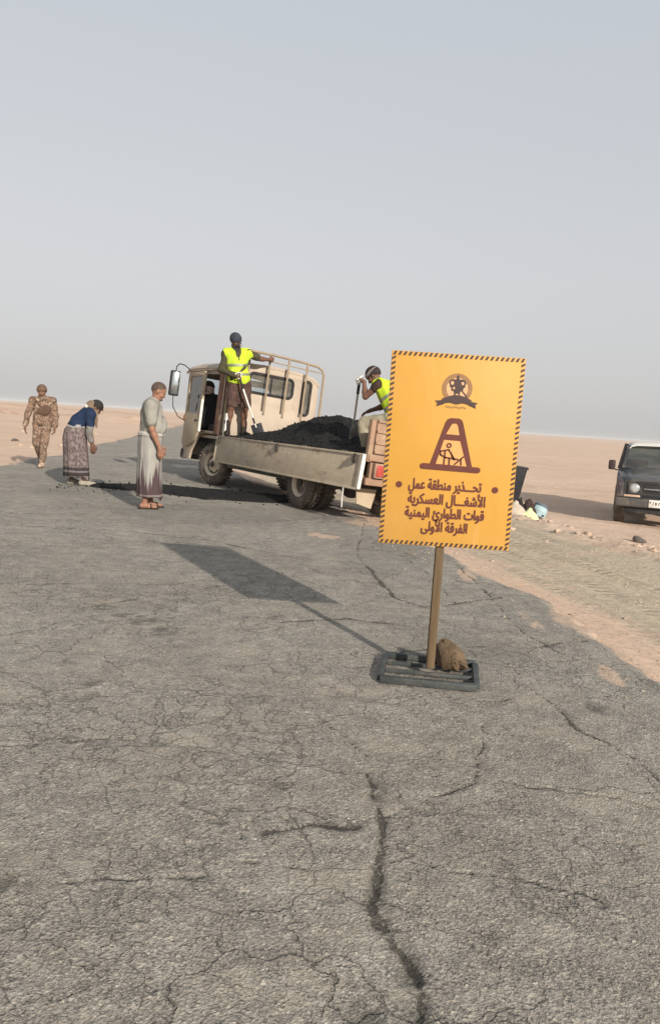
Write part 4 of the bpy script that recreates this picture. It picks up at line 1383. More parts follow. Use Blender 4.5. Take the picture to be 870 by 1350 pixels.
def limb(J, a, b, ra, rb, k=.03, t0=0.0, t1=1.0):
    A, B = J[a], J[b]
    return ('cap', A + (B - A) * t0, A + (B - A) * t1, ra + (rb - ra) * t0, ra + (rb - ra) * t1, k)

def torso_prims(J, inf, g=None):
    g = J.get('g', 1.0) if g is None else g
    sh = J['shR'] - J['shL']
    hp = J['hipR'] - J['hipL']
    P = [('ell', J['pel'] + .02 * unit(J['waist'] - J['pel']), (.165 * g + inf, .118 * g + inf, .13), basis(J['waist'] - J['pel'], hp), .07),
         ('ell', J['waist'], (.140 * g + inf + .01, .110 * g + inf + .008, .15), basis(J['chest'] - J['pel'], hp), .08),
         ('ell', J['chest'], (.165 * g + inf, .118 * g + inf, .19 + inf), basis(J['neck'] - J['waist'], sh), .08),
         ('cap', J['shL'], J['shR'], .062 + inf, .062 + inf, .06)]
    if 'belly' in J:
        P.append(('ell', J['belly'], (.15 + inf, .13 + inf, .15 + inf), basis(J['waist'] - J['pel'], hp), .08))
    return P

def folds(amp=.006, f=17, seed=0.0, dirv=(0, 0, 1)):
    """soft creases in cloth"""
    d = unit(dirv)
    def fn(G):
        x, y, z = G[..., 0], G[..., 1], G[..., 2]
        return (amp * np.sin(f * (x * .8 + y * .5 + z * .7) + 2.2 * np.sin(9 * z + 5 * x + seed) + seed) * (.5 + .5 * np.sin(7 * x - 6 * y + 5 * z + seed * 2))
                + amp * .5 * np.sin(38 * (x * .5 - y * .6 + z * .6) + seed + 2 * np.sin(13 * y + seed))).astype(np.float32)
    return fn

def skirt(name, rings, mat, parent, n=120, fold=.016, nf=9, seed=0, tail=None):
    """a wrapped cloth: rings of (centre, rx, ry, weight of folds)"""
    mb = MB()
    rs = []
    m = len(rings)
    fine = []
    for i in range(m - 1):
        for k in range(6):
            t_ = k / 6
            fine.append(tuple((np.array(rings[i][j], float) * (1 - t_) + np.array(rings[i + 1][j], float) * t_) for j in range(4)))
    fine.append(tuple(np.array(q, float) for q in rings[-1]))
    for c, rx, ry, w in fine:
        ring = []
        for k in range(n):
            a = 2 * math.pi * k / n
            wv = math.sin(nf * a + seed + 1.3 * math.sin(2 * a + seed)) * .6 + math.sin((nf * 2 + 1) * a + seed * 2) * .25 + math.sin(3 * a + seed) * .4
            rr = 1 + fold * float(w) * wv / .15
            dz = 0.0
            if tail is not None:
                da = math.atan2(math.sin(a - tail[0]), math.cos(a - tail[0]))
                dz = -tail[1] * math.exp(-(da / .35) ** 2) * float(w)
            ring.append((float(c[0]) + float(rx) * rr * math.cos(a), float(c[1]) + float(ry) * rr * math.sin(a), float(c[2]) + dz))
        rs.append(ring)
    # turn the hem inwards so that the cloth has a thickness and an open bottom
    inner = []
    for ring, (c, rx, ry, w) in list(zip(rs, fine))[::-1][:8]:
        inner.append([(p[0] * .95 + float(c[0]) * .05, p[1] * .95 + float(c[1]) * .05, p[2] + .002) for p in ring])
    mb.rings(rs + inner, True)
    return mb.build(name, mat, parent, True, 180)

def eyes(root, J, mat):
    B = J['HB']
    for g in (-1, 1):
        c = J['head'] + B[:, 0] * g * .031 + B[:, 1] * .082 + B[:, 2] * .008
        MB().ell(c, (.013, .008, .006), Matrix(B.tolist()), 10).build("eye", mat, root)

def skin(name, a, b):
    t = NT(name, .6, 0, .35)
    v = t.ramp(t.noise(9, 5, .6), [(.3, a), (.7, b)])
    t.base(v)
    t.bump(t.noise(120, 4, .6), .1, .004)
    return t.m
M_SKIN = skin("tanned_skin", (.20, .095, .058), (.26, .13, .082))
M_SKIN2 = skin("brown_skin", (.11, .052, .033), (.15, .073, .047))
M_SKIN3 = skin("dark_brown_skin", (.07, .034, .022), (.10, .05, .033))
M_HAIR = cloth("short_dark_hair", (.028, .022, .019), .3, .8, .6)
M_EYE = worn("eye_dark", (.015, .01, .008), .05, 5, None, 0, .3, bump=0)
M_SHOE = cloth("dark_shoe_leather", (.03, .024, .02))

def head_cover(name, J, mat, parent, inf=.012, low=-.005, back=-.05, vox=.006, extra=(), disp=None):
    """hair or a cap: the skull grown by inf, cut under a hairline that runs from the brow (low) to the nape (back)"""
    B, c = J['HB'], J['head']
    s, f, u = B[:, 0], B[:, 1], B[:, 2]
    P = [('ell', c + u * .027 - f * .010, (.080 + inf, .102 + inf, .097 + inf), B, .01)] + list(extra)
    p1 = c + f * .09 + u * low
    p2 = c - f * .10 + u * back
    e = unit(p1 - p2)
    nn = -np.cross(s, e)
    nn = nn if nn @ u < 0 else -nn
    return link_mesh(name, sdf_mesh(name, P, vox, cuts=[(p1, nn)], disp=disp), mat, parent, True, 60)

def local(root):
    Mi = root.matrix_world.inverted()
    return lambda p: np.array(Mi @ Vector(p))

def mk_person(loc, rot, label, scale=1.0):
    r = empty("person", loc, (0, 0, R(rot)), label, "person")
    r.scale = (scale,) * 3
    bpy.context.view_layer.update()
    return r

# ---------------------------------------------------------------- man in a pale shirt and a wrapped skirt, seen from his right side
zr_ = lambda x, y: float(road_z(np.array([x]), np.array([y]))[0])
man = mk_person((-2.50, 10.36, zr_(-2.5, 10.36)), -73, "stout man standing in pale grey shirt and white wrap with dark flame patterned hem")
J = dict(pel=V3(0, -.01, .93), waist=V3(0, .02, 1.08), chest=V3(0, .0, 1.28), neck=V3(0, .035, 1.47), head=V3(0, .085, 1.60), hf=V3(-.05, .88, -.48), hu=V3(0, .48, .88),
         belly=V3(0, .055, 1.12), shL=V3(-.19, -.01, 1.40), shR=V3(.19, -.02, 1.40), elL=V3(-.24, .03, 1.09), elR=V3(.25, .0, 1.09), wrL=V3(-.20, .15, .86), wrR=V3(.24, .115, .83),
         hdL=(0, .25, -.95), hdR=(0, .10, -.99), pnL=(1, 0, 0), pnR=(-1, 0, 0), tsL=(0, .9, .35), tsR=(0, .95, .25), curlL=.5, curlR=.55,
         hipL=V3(-.09, 0, .92), hipR=V3(.09, 0, .92), knL=V3(-.10, .03, .50), knR=V3(.09, .0, .50), anL=V3(-.10, .035, .088), anR=V3(.085, -.055, .088), ftL=(-.12, 1, 0), ftR=(.12, 1, 0), g=1.08)
build_body(man, J, M_SKIN)
M_SHIRT = cloth("pale_grey_shirt", (.245, .232, .20), .10, .95, .35)
P = torso_prims(J, .020) + [limb(J, 'shL', 'elL', .080, .074, .04, 0, .72), limb(J, 'shR', 'elR', .080, .074, .04, 0, .72), ('cap', J['neck'] - V3(0, .03, .05), J['neck'] + V3(0, -.01, -.01), .078, .068, .03)]
link_mesh("shirt", sdf_mesh("shirt", P, .008, cuts=[((0, 0, .985), (0, .12, -1))], disp=folds(.010, 19, 1.0)), M_SHIRT, man, True, 60)
t = NT("flame_hem_wrap", .95, 0, .1)
xs = t.sep()
ang = t.math('ARCTAN2', xs[1], xs[0])
cmb = t.n.new('ShaderNodeCombineXYZ'); t.l.new(t.math('MULTIPLY', ang, 2.4), cmb.inputs[0]); t.l.new(t.math('MULTIPLY', xs[2], .5), cmb.inputs[2])
fl = t.noise(1.8, 3, .6, cmb.outputs[0])
lim = t.math('ADD', t.math('MULTIPLY', fl, 1.25), -.12)
dk = t.step(t.math('SUBTRACT', lim, xs[2]), -.03, .16)
v = t.mix(t.math('MULTIPLY', dk, .93), t.ramp(t.noise(7, 5, .6), [(.3, (.235, .222, .20)), (.7, (.30, .283, .256))]), (.055, .030, .036))
bnd = t.math('MULTIPLY', t.step(xs[2], .205, .195), t.step(xs[2], .165, .175))
v = t.mix(t.math('MULTIPLY', bnd, .6), v, (.33, .28, .26))
t.base(v)
t.bump(t.noise(16, 3, .5, t.mapped(scale=(1, 1, .25)), 1), .3, .03)
skirt("wrap_skirt", [((0, .015, 1.035), .185, .165, .15), ((0, .0, .92), .195, .165, .4), ((0, .0, .7), .195, .160, .7), ((0, .0, .45), .192, .165, .9), ((0, .01, .165), .182, .168, 1.0)], t.m, man, fold=.010, nf=8, seed=2.0, tail=(1.2, .05))
skirt("waist_roll", [((0, .015, 1.055), .180, .158, .2), ((0, .015, 1.03), .203, .182, .2), ((0, .012, .995), .200, .176, .3)], cloth("wrap_waist", (.39, .37, .335)), man, fold=.006, nf=7, seed=1)
head_cover("hair", J, cloth("cropped_grey_hair", (.085, .060, .048), .3, .8, .5), man, .0012, .088, -.06)
MB().ell(J['head'] + J['HB'][:, 1] * .078 - J['HB'][:, 2] * .082, (.036, .030, .026), None, 12).build("beard", cloth("grey_beard", (.10, .075, .06), .3, .8, .6), man)
eyes(man, J, M_EYE)
for s in 'LR':
    a, ft = J['an' + s], unit(J['ft' + s])
    sd = np.cross(ft, V3(0, 0, 1))
    m = Matrix(np.stack([sd, ft, V3(0, 0, 1)], 1).tolist())
    o = MB().box(a + ft * .055 - V3(0, 0, .082), (.095, .27, .018), m, .008).build("sandal", M_SHOE, man)
    MB().tube([a + ft * .10 + sd * .045 - V3(0, 0, .075), a + ft * .085 + sd * .02 - V3(0, 0, .022), a + ft * .085 - sd * .02 - V3(0, 0, .022), a + ft * .10 - sd * .045 - V3(0, 0, .075)], .009, 8).build("strap", M_SHOE, o)

# ---------------------------------------------------------------- man in a blue top and a checked wrap, bending over the new asphalt
bent = mk_person((-4.25, 12.76, zr_(-4.25, 12.76)), -66, "man bending forward in blue top, dark cap and long patterned brown wrap")
J = dict(pel=V3(0, -.09, .93), waist=V3(0, -.045, 1.04), chest=V3(0, .06, 1.155), neck=V3(0, .16, 1.255), head=V3(0, .235, 1.315), hf=V3(.0, .72, -.70), hu=V3(0, .70, .72),
         shL=V3(-.18, .135, 1.185), shR=V3(.18, .135, 1.185), elL=V3(-.20, .15, .91), elR=V3(.21, .115, .90), wrL=V3(-.13, .21, .69), wrR=V3(.17, .175, .675),
         hdL=(.1, .15, -.95), hdR=(-.2, .1, -.95), pnL=(1, 0, 0), pnR=(-1, 0, 0), tsL=(0, 1, .1), tsR=(0, 1, .1), curlL=.5, curlR=.5,
         hipL=V3(-.09, -.08, .90), hipR=V3(.09, -.08, .90), knL=V3(-.12, -.06, .50), knR=V3(.10, .03, .50), anL=V3(-.14, -.12, .085), anR=V3(.10, .06, .085), ftL=(-.15, 1, 0), ftR=(.1, 1, 0))
build_body(bent, J, M_SKIN2)
P = torso_prims(J, .018) + [limb(J, 'shL', 'elL', .075, .068, .04, 0, .55), limb(J, 'shR', 'elR', .075, .068, .04, 0, .55)]
link_mesh("top", sdf_mesh("top", P, .008, cuts=[((0, -.03, .935), (0, -.45, -1))], disp=folds(.010, 18, 3.0)), cloth("navy_blue_top", (.017, .028, .058), .2), bent, True, 60)
for s in 'LR':
    P = [limb(J, 'el' + s, 'wr' + s, .055, .042, .02, -.1, .55), limb(J, 'sh' + s, 'el' + s, .062, .058, .02, .5, 1)]
    link_mesh("sleeve", sdf_mesh("sleeve", P, .008, disp=folds(.009, 30, 2)), cloth("grey_sleeve", (.17, .155, .14)), bent, True, 180)
t = NT("patterned_wrap", .95, 0, .1)
xs = t.sep()
ck = t.voro(28, 'F1', t.mapped(scale=(1, 1, .8), rot=(.4, .5, .6)))
v = t.ramp(ck, [(.25, (.06, .044, .040)), (.5, (.14, .108, .10)), (.8, (.24, .195, .185))])
v = t.mix(.4, v, t.ramp(t.noise(60, 3, .6), [(.35, (.07, .05, .047)), (.65, (.19, .15, .145))]))
dk = t.math('MULTIPLY', t.step(xs[2], .315, .30), t.step(xs[2], .165, .175))
v = t.mix(t.math('MULTIPLY', dk, .9), v, (.030, .026, .027))
st = t.math('MULTIPLY', t.step(xs[2], .262, .252), t.step(xs[2], .222, .232))
v = t.mix(t.math('MULTIPLY', st, .7), v, (.19, .165, .16))
v = t.mix(t.math('MULTIPLY', t.step(xs[2], .96, .985), .8), v, (.30, .29, .28))
t.base(v)
t.bump(t.noise(16, 3, .5, t.mapped(scale=(1, 1, .25)), 1), .3, .03)
skirt("wrap_skirt", [((0, -.055, 1.02), .185, .145, .2), ((0, -.085, .93), .212, .175, .3), ((0, -.085, .78), .215, .195, .6), ((-.01, -.06, .5), .215, .20, .8), ((-.01, -.04, .15), .22, .21, 1.0)], t.m, bent, fold=.011, nf=7, seed=.7, tail=(.9, .07))
M_SCARF = cloth("tan_scarf", (.17, .12, .08), .15, .95, .5)
hc, B = J['head'], J['HB']
P = [('cap', hc - B[:, 1] * .07 - B[:, 2] * .02, J['neck'] + V3(0, -.02, .06), .085, .085, .05), ('ell', hc - B[:, 2] * .06 - B[:, 1] * .05, (.085, .07, .06), B, .04),
     ('cap', hc + V3(.075, -.02, -.08), V3(.10, .225, 1.12), .04, .036, .04), ('cap', V3(.10, .225, 1.12), V3(.11, .235, 1.00), .036, .016, .03)]
link_mesh("scarf", sdf_mesh("scarf", P, .008, disp=folds(.012, 34, .5)), M_SCARF, bent, True, 180)
head_cover("cap", J, cloth("dark_cap", (.030, .026, .024)), bent, .012, .035, -.06, extra=[('cap', hc + B[:, 1] * .09 + B[:, 2] * .045 - B[:, 0] * .03, hc + B[:, 1] * .135 + B[:, 2] * .035 + B[:, 0] * .0, .022, .012, .02)])
link_mesh("neck_sunlight_patch", sdf_mesh("neck_sunlight_patch", [('ell', J['neck'] + V3(.03, -.07, .065), (.055, .04, .05), None, .01), ('ell', J['neck'] + V3(-.05, -.05, .06), (.05, .04, .035), None, .03)], .007, disp=folds(.007, 40, 1)), cloth("painted_sunlight_cloth", (.50, .50, .42)), bent, True, 180)  # pale lump added to stand in for sunlight on the scarf
for s in 'LR':
    a, ft = J['an' + s], unit(J['ft' + s])
    link_mesh("shoe", sdf_mesh("shoe", [('cap', a - ft * .04 - V3(0, 0, .035), a + ft * .05 - V3(0, 0, .04), .05, .046, .03), ('cap', a + ft * .05 - V3(0, 0, .045), a + ft * .17 - V3(0, 0, .052), .046, .034, .03)], .007, cuts=[((0, 0, .002), (0, 0, -1))]), cloth("grey_shoe", (.27, .24, .20)), bent, True, 60)

# ---------------------------------------------------------------- soldier walking towards the camera
def camo():
    t = NT("desert_camouflage", .95, 0, .1)
    v = t.ramp(t.noise(11, 2, .5, None, .6), [(.38, (.26, .17, .115)), (.42, (.085, .048, .034)), (.50, (.27, .185, .13)), (.56, (.05, .03, .024)), (.62, (.36, .27, .20))], 'CONSTANT')
    v = t.mix(.25, v, t.ramp(t.noise(45, 3, .6), [(.4, (.09, .055, .04)), (.6, (.28, .20, .145))]))
    t.base(v)
    t.bump(t.noise(14, 3, .5, None, 1.0), .35, .04)
    return t.m
M_CAMO = camo()
gz_ = lambda x, y: float(ground_z(np.array([x]), np.array([y]))[0])
sol = mk_person((-6.1, 15.9, zr_(-6.1, 15.9)), 186, "soldier in desert camouflage and brown knit cap walking at the road's left edge")
J = dict(pel=V3(0, 0, .93), waist=V3(0, .0, 1.06), chest=V3(.0, -.0, 1.26), neck=V3(.0, .02, 1.45), head=V3(.01, .05, 1.575), hf=V3(-.05, .96, -.26), hu=V3(.02, .26, .96),
         shL=V3(-.19, 0, 1.39), shR=V3(.205, -.01, 1.38), elL=V3(-.265, -.03, 1.09), elR=V3(.305, -.03, 1.09), wrL=V3(-.27, .07, .84), wrR=V3(.34, .03, .83),
         hdL=(.05, .2, -.95), hdR=(-.05, .2, -.95), pnL=(1, 0, 0), pnR=(-1, 0, 0), tsL=(0, 1, .2), tsR=(0, 1, .2),
         hipL=V3(-.085, 0, .90), hipR=V3(.09, 0, .90), knL=V3(-.065, .10, .51), knR=V3(.10, .03, .49), anL=V3(-.035, .11, .09), anR=V3(.055, -.22, .16), ftL=(0, 1, .0), ftR=(.1, .9, -.45))
build_body(sol, J, skin("weathered_skin", (.15, .075, .048), (.20, .10, .066)))
P = torso_prims(J, .024) + [limb(J, 'shL', 'elL', .076, .064, .04), limb(J, 'elL', 'wrL', .062, .05, .03), limb(J, 'shR', 'elR', .076, .064, .04), limb(J, 'elR', 'wrR', .062, .05, .03)]
link_mesh("jacket", sdf_mesh("jacket", P, .008, cuts=[((0, 0, .84), (0, 0, -1))], disp=folds(.013, 16, 2.0)), M_CAMO, sol, True, 60)
P = [('ell', J['pel'], (.175, .13, .13), None, .05)]
for s in 'LR':
    P += [limb(J, 'hip' + s, 'kn' + s, .105, .082, .03), limb(J, 'kn' + s, 'an' + s, .080, .064, .03, 0, .9)]
link_mesh("trousers", sdf_mesh("trousers", P, .008, disp=folds(.010, 15, 4.0)), M_CAMO, sol, True, 180)
for s in 'LR':
    a, ft = J['an' + s], unit(J['ft' + s])
    dn = unit(np.cross(np.cross(ft, V3(0, 0, -1)), ft))
    link_mesh("boot", sdf_mesh("boot", [('cap', a - dn * .08, a + dn * .03, .052, .05, .03), ('cap', a - ft * .03 + dn * .035, a + ft * .05 + dn * .04, .052, .048, .03), ('cap', a + ft * .05 + dn * .042, a + ft * .17 + dn * .046, .047, .038, .03)], .007, cuts=[(a + dn * .088, dn)]), cloth("tan_boot", (.40, .29, .21)), sol, True, 60)
link_mesh("chest_pouch", sdf_mesh("chest_pouch", [('ell', V3(-.10, .135, 1.19), (.10, .05, .11), None, .02), ('ell', V3(-.03, .14, 1.15), (.10, .04, .07), None, .03)], .007, disp=folds(.012, 40, 1)), cloth("brown_pouch", (.10, .06, .042)), sol, True, 180)
link_mesh("sling", sdf_mesh("sling", [('cap', V3(.15, .08, 1.43), V3(.02, .155, 1.30), .018, .018, .01), ('cap', V3(.02, .155, 1.30), V3(-.10, .16, 1.16), .018, .02, .01), ('cap', V3(.15, .08, 1.43), V3(.14, -.05, 1.45), .018, .018, .01)], .006), cloth("brown_strap", (.13, .08, .055)), sol, True, 180)
hc, B = J['head'], J['HB']
head_cover("knit_cap", J, cloth("brown_knit", (.125, .078, .055), .25, .95, .6), sol, .022, .035, -.045)
link_mesh("neck_scarf", sdf_mesh("neck_scarf", [('ell', J['neck'] + V3(0, .02, .0), (.095, .085, .06), None, .02), ('cap', J['neck'] + V3(-.06, .09, -.02), J['neck'] + V3(.06, .10, -.05), .045, .05, .03)], .007, disp=folds(.012, 35, 3)), M_CAMO, sol, True, 180)
MB().ell(hc + B[:, 1] * .070 - B[:, 2] * .092, (.046, .036, .034), Matrix(B.tolist()), 14).build("beard", M_HAIR, sol)
eyes(sol, J, M_EYE)

# ---------------------------------------------------------------- hi-vis vests
def hivis(name, z0, z1):
    t = NT(name, .8, 0, .2)
    v = t.ramp(t.noise(9, 4, .6), [(.3, (.35, .47, .022)), (.7, (.46, .60, .035))])
    t.base(v)
    t.bump(t.noise(14, 3, .5, None, 1.2), .35, .04)
    return t.m
M_VEST = hivis("yellow_vest_cloth", 0, 1)
M_TAPE = worn("grey_reflective_tape", (.20, .21, .15), .15, 30, None, 0, .5, .2, bump=0)

# ---------------------------------------------------------------- worker standing in the truck bed, one hand on the rack
fx = T(.11, 2.84, .97)
w1 = mk_person(tuple(fx), 207, "worker in yellow vest and dark mask standing in the truck bed holding the rack", 1.06)
J = dict(pel=V3(.01, -.01, .92), waist=V3(.045, -.01, 1.06), chest=V3(.07, -.01, 1.27), neck=V3(.085, .0, 1.47), head=V3(.13, .06, 1.62), hf=V3(-.45, .80, -.40), hu=V3(.12, .40, .90),
         shL=V3(-.115, .02, 1.43), shR=V3(.255, -.03, 1.40), elL=V3(-.36, -.02, 1.36), elR=V3(.33, -.03, 1.12), wrL=V3(-.565, -.10, 1.37), wrR=V3(.16, .16, 1.03),
         hdL=(-.8, -.3, .1), hdR=(-.85, .45, -.1), pnL=(.1, -1, 0), pnR=(0, 0, -1), tsL=(0, .1, 1), tsR=(.4, .9, .1), curlL=.8, curlR=.9,
         hipL=V3(-.085, -.01, .90), hipR=V3(.10, -.01, .90), knL=V3(-.10, .05, .50), knR=V3(.15, .04, .50), anL=V3(-.12, -.03, .085), anR=V3(.19, .0, .085), ftL=(-.2, 1, 0), ftR=(.35, 1, 0))
build_body(w1, J, M_SKIN2)
P = torso_prims(J, .014) + [limb(J, 'shL', 'elL', .070, .062, .03, 0, .75), limb(J, 'shR', 'elR', .070, .062, .03), limb(J, 'elR', 'wrR', .058, .046, .03)]
link_mesh("shirt", sdf_mesh("shirt", P, .008, cuts=[((0, 0, .93), (0, 0, -1))], disp=folds(.009, 20, 5)), cloth("dark_olive_shirt", (.060, .052, .030), .2), w1, True, 60)
def vest(J, root, zcut, arm=.075, gap=True, up=(0, 0, 1)):
    P = torso_prims(J, .030)
    S = [('cap', J['shL'] + (J['shL'] - J['shR']) * .22, J['shL'] + (J['elL'] - J['shL']) * .8 + (J['shL'] - J['shR']) * .22, arm, arm, .01), ('cap', J['shR'] + (J['shR'] - J['shL']) * .22, J['shR'] + (J['elR'] - J['shR']) * .8 + (J['shR'] - J['shL']) * .22, arm, arm, .01)]
    B = basis(J['neck'] - J['waist'], J['shR'] - J['shL'])
    S.append(('cap', J['neck'] + B[:, 1] * .13 - B[:, 2] * .17, J['neck'] + B[:, 1] * .05 + B[:, 2] * .08, .012, .085, .01))
    return link_mesh("vest", sdf_mesh("vest", P, .0075, cuts=[(zcut, tuple(-np.array(up, float)))], subs=S, disp=folds(.010, 17, 1.5)), M_VEST, root, True, 60), B
vs1, B = vest(J, w1, V3(0, 0, .90))
def tape(J, B, off, parent):
    """reflective tape that follows the vest"""
    c, u = J['waist'] + B[:, 2] * off, B[:, 2]
    link_mesh("reflective_band", sdf_mesh("reflective_band", torso_prims(J, .0335), .0075, cuts=[(c + u * .024, u), (c - u * .024, -u)], disp=folds(.010, 17, 1.5)), M_TAPE, parent, True, 50)
def band(c, rx, ry, B, h, mat, parent, name, inf=.004):
    """a tape that runs round the trunk"""
    mb = MB()
    def ring(dz, r):
        return [tuple(c + B[:, 2] * dz + B[:, 0] * (rx + r) * math.cos(a) + B[:, 1] * (ry + r) * math.sin(a)) for a in [2 * math.pi * k / 40 for k in range(40)]]
    mb.rings([ring(-h, -.012), ring(-h, inf), ring(h, inf), ring(h, -.012)], False, True)
    return mb.build(name, mat, parent)
tape(J, B, .0, vs1)
tape(J, B, .155, vs1)
P = [('ell', J['pel'], (.175, .13, .12), None, .05), limb(J, 'hipL', 'knL', .112, .10, .04, 0, .9), limb(J, 'hipR', 'knR', .112, .10, .04, 0, .9)]
link_mesh("shorts", sdf_mesh("shorts", P, .008, cuts=[((0, 0, .50), (0, 0, -1))], disp=folds(.013, 18, 2)), cloth("reddish_brown_shorts", (.07, .042, .034), .35), w1, True, 60)
for s, c in (('L', "black_boot"), ('R', "black_boot")):
    a, ft = J['an' + s], unit(J['ft' + s])
    link_mesh("boot", sdf_mesh("boot", [('cap', a + V3(0, 0, .16), a - V3(0, 0, .03), .056, .05, .03), ('cap', a - ft * .03 - V3(0, 0, .035), a + ft * .05 - V3(0, 0, .04), .052, .048, .03), ('cap', a + ft * .05 - V3(0, 0, .042), a + ft * .17 - V3(0, 0, .046), .047, .038, .03)], .007, cuts=[((0, 0, .002), (0, 0, -1))]), M_SHOE, w1, True, 60)
hc, B = J['head'], J['HB']
head_cover("cap", J, cloth("dark_blue_cap", (.040, .042, .055)), w1, .012, .012, -.08)
link_mesh("mask", sdf_mesh("mask", [('ell', hc + B[:, 1] * .052 - B[:, 2] * .045, (.062, .062, .060), B, .02), ('ell', hc + B[:, 1] * .105 - B[:, 2] * .035, (.030, .025, .030), B, .02), ('cap', J['neck'] + V3(0, .02, -.02), hc - B[:, 2] * .09, .072, .066, .03)], .006), cloth("dark_mask", (.045, .040, .038)), w1, True, 180)
MB().ell(hc + B[:, 1] * .128 - B[:, 2] * .035, (.022, .012, .024), Matrix(B.tolist()), 14).build("mask_filter", worn("grey_filter", (.22, .21, .21), .1, 30, bump=0), bpy.data.objects[w1.children[-1].name])
eyes(w1, J, M_EYE)
W1 = w1.matrix_world
hand1 = W1 @ Vector(J['wrR'] + unit(J['hdR']) * .075)

# shovels
def shovel(name, top, tip, blade_l, blade_w, shaft_mat, blade_mat, label, face):
    """top: end of the grip, tip: end of the blade"""
    top, tip = Vector(top), Vector(tip)
    d = (tip - top).normalized()
    r = empty(name, tuple(tip), (0, 0, 0), label, "shovel")
    o = lambda p: Vector(p) - tip
    fx_ = Vector(face)
    n_ = (fx_ - d * fx_.dot(d)).normalized()
    s_ = d.cross(n_)
    L = (tip - top).length
    b0 = top + d * (L - blade_l)
    MB().tube([o(top + d * .10), o(b0 + d * .06)], .0165, 10).build("shaft", shaft_mat, r)
    MB().tube([o(top + d * .12), o(top + d * .30)], .021, 10).build("collar", M_BLACK, r)
    MB().tube([o(top + d * .12), o(top + d * .08 + s_ * .045), o(top + s_ * .058), o(top - s_ * .058), o(top + d * .08 - s_ * .045), o(top + d * .12)], .012, 8).build("grip", shaft_mat, r)
    mb = MB()
    rs = []
    for k in range(9):
        t_ = k / 8
        w = blade_w / 2 * (1 if t_ < .6 else math.sqrt(max(0, 1 - ((t_ - .6) / .42) ** 2)))
        row = []
        for j in range(9):
            u = (j - 4) / 4
            row.append(o(b0 + d * blade_l * t_ + s_ * w * u + n_ * (.022 * u * u + .012 * (1 - t_))))
        back = [p - n_ * .004 for p in reversed(row)]
        rs.append(row + back)
    mb.rings(rs)
    mb.tube([o(b0 - d * .12), o(b0 + d * .10)], [.019, .014], 10)
    mb.build("blade", blade_mat, r)
    return r
M_SHAFTW = worn("pale_shaft", (.62, .58, .52), .1, 12, (.4, .3, .2), .4, .6, bump=.05)
M_BLADE = worn("worn_shovel_steel", (.36, .36, .33), .2, 12, (.06, .05, .04), .6, .5, .5, bump=.1)
M_BLADEB = worn("black_shovel_steel", (.018, .018, .022), .2, 12, None, 0, .6, .3, bump=.1)
tip1 = T(.36, 2.42, .985)
top1 = Vector(hand1) + (Vector(hand1) - tip1).normalized() * .06
shovel("shovel", top1, tip1, .27, .24, M_SHAFTW, M_BLADEB, "black bladed shovel with pale shaft held by the worker standing at the rack", (.6, -.7, .1))

# ---------------------------------------------------------------- worker sitting on the tailgate, a shovel upright in his hand
fx = T(.44, -1.52, .95)
w2 = mk_person(tuple(fx), 65, "worker in yellow vest hunched on the tailgate behind the sign, gripping a shovel")
J = dict(pel=V3(0, -.09, .56), waist=V3(0, .0, .68), chest=V3(-.01, .10, .84), neck=V3(-.02, .23, 1.0), head=V3(-.02, .35, 1.095), hf=V3(.0, .72, -.70), hu=V3(0, .70, .72),
         shL=V3(-.18, .20, .97), shR=V3(.17, .18, .95), elL=V3(-.175, .385, .80), elR=V3(.25, .26, .70), wrL=V3(-.10, .455, 1.005), wrR=V3(.18, .45, .62),
         hdL=(.2, .8, .45), hdR=(-.2, .8, -.4), pnL=(.3, .4, -1), pnR=(0, 0, -1), tsL=(1, -.1, 0), tsR=(-1, 0, 0), curlL=.85, curlR=.5,
         hipL=V3(-.09, -.08, .53), hipR=V3(.09, -.08, .53), knL=V3(-.10, .42, .43), knR=V3(.14, .36, .47), anL=V3(-.10, .37, .10), anR=V3(.15, .34, .10), ftL=(-.1, 1, 0), ftR=(.1, 1, 0))
build_body(w2, J, M_SKIN2)
P = torso_prims(J, .012) + [limb(J, 'shL', 'elL', .066, .06, .03, 0, .25), limb(J, 'shR', 'elR', .066, .06, .03, 0, .4)]
link_mesh("shirt", sdf_mesh("shirt", P, .008, disp=folds(.009, 20, 5)), cloth("dark_brown_shirt", (.055, .035, .025)), w2, True, 180)
vs2, B = vest(J, w2, V3(0, -.06, .56), up=(0, .3, 1))
tape(J, B, .03, vs2)
tape(J, B, .16, vs2)
P = [('ell', J['pel'], (.18, .135, .11), None, .05)]
for s in 'LR':
    P += [limb(J, 'hip' + s, 'kn' + s, .105, .085, .04), limb(J, 'kn' + s, 'an' + s, .082, .066, .03, 0, .85)]
link_mesh("trousers", sdf_mesh("trousers", P, .008, disp=folds(.013, 18, 2)), cloth("pale_khaki_trousers", (.28, .245, .175), .15), w2, True, 180)
for s in 'LR':
    a, ft = J['an' + s], unit(J['ft' + s])
    link_mesh("boot", sdf_mesh("boot", [('cap', a + V3(0, 0, .06), a - V3(0, 0, .03), .052, .05, .03), ('cap', a - ft * .03 - V3(0, 0, .035), a + ft * .17 - V3(0, 0, .046), .052, .038, .03)], .007), M_SHOE, w2, True, 60)
hc, B = J['head'], J['HB']
head_cover("cap", J, cloth("charcoal_cap", (.035, .028, .027)), w2, .014, .04, -.05)
bb = band(hc + B[:, 2] * .045 - B[:, 1] * .008, .088, .108, B, .020, cloth("grey_headband", (.20, .165, .155)), w2, "headband", .006)
eyes(w2, J, M_EYE)
hand2 = Vector(w2.matrix_world @ Vector(J['wrL'] + unit(J['hdL']) * .085))
tip2 = T(.50, -.36, heap_z(.50, -.36) + .02)
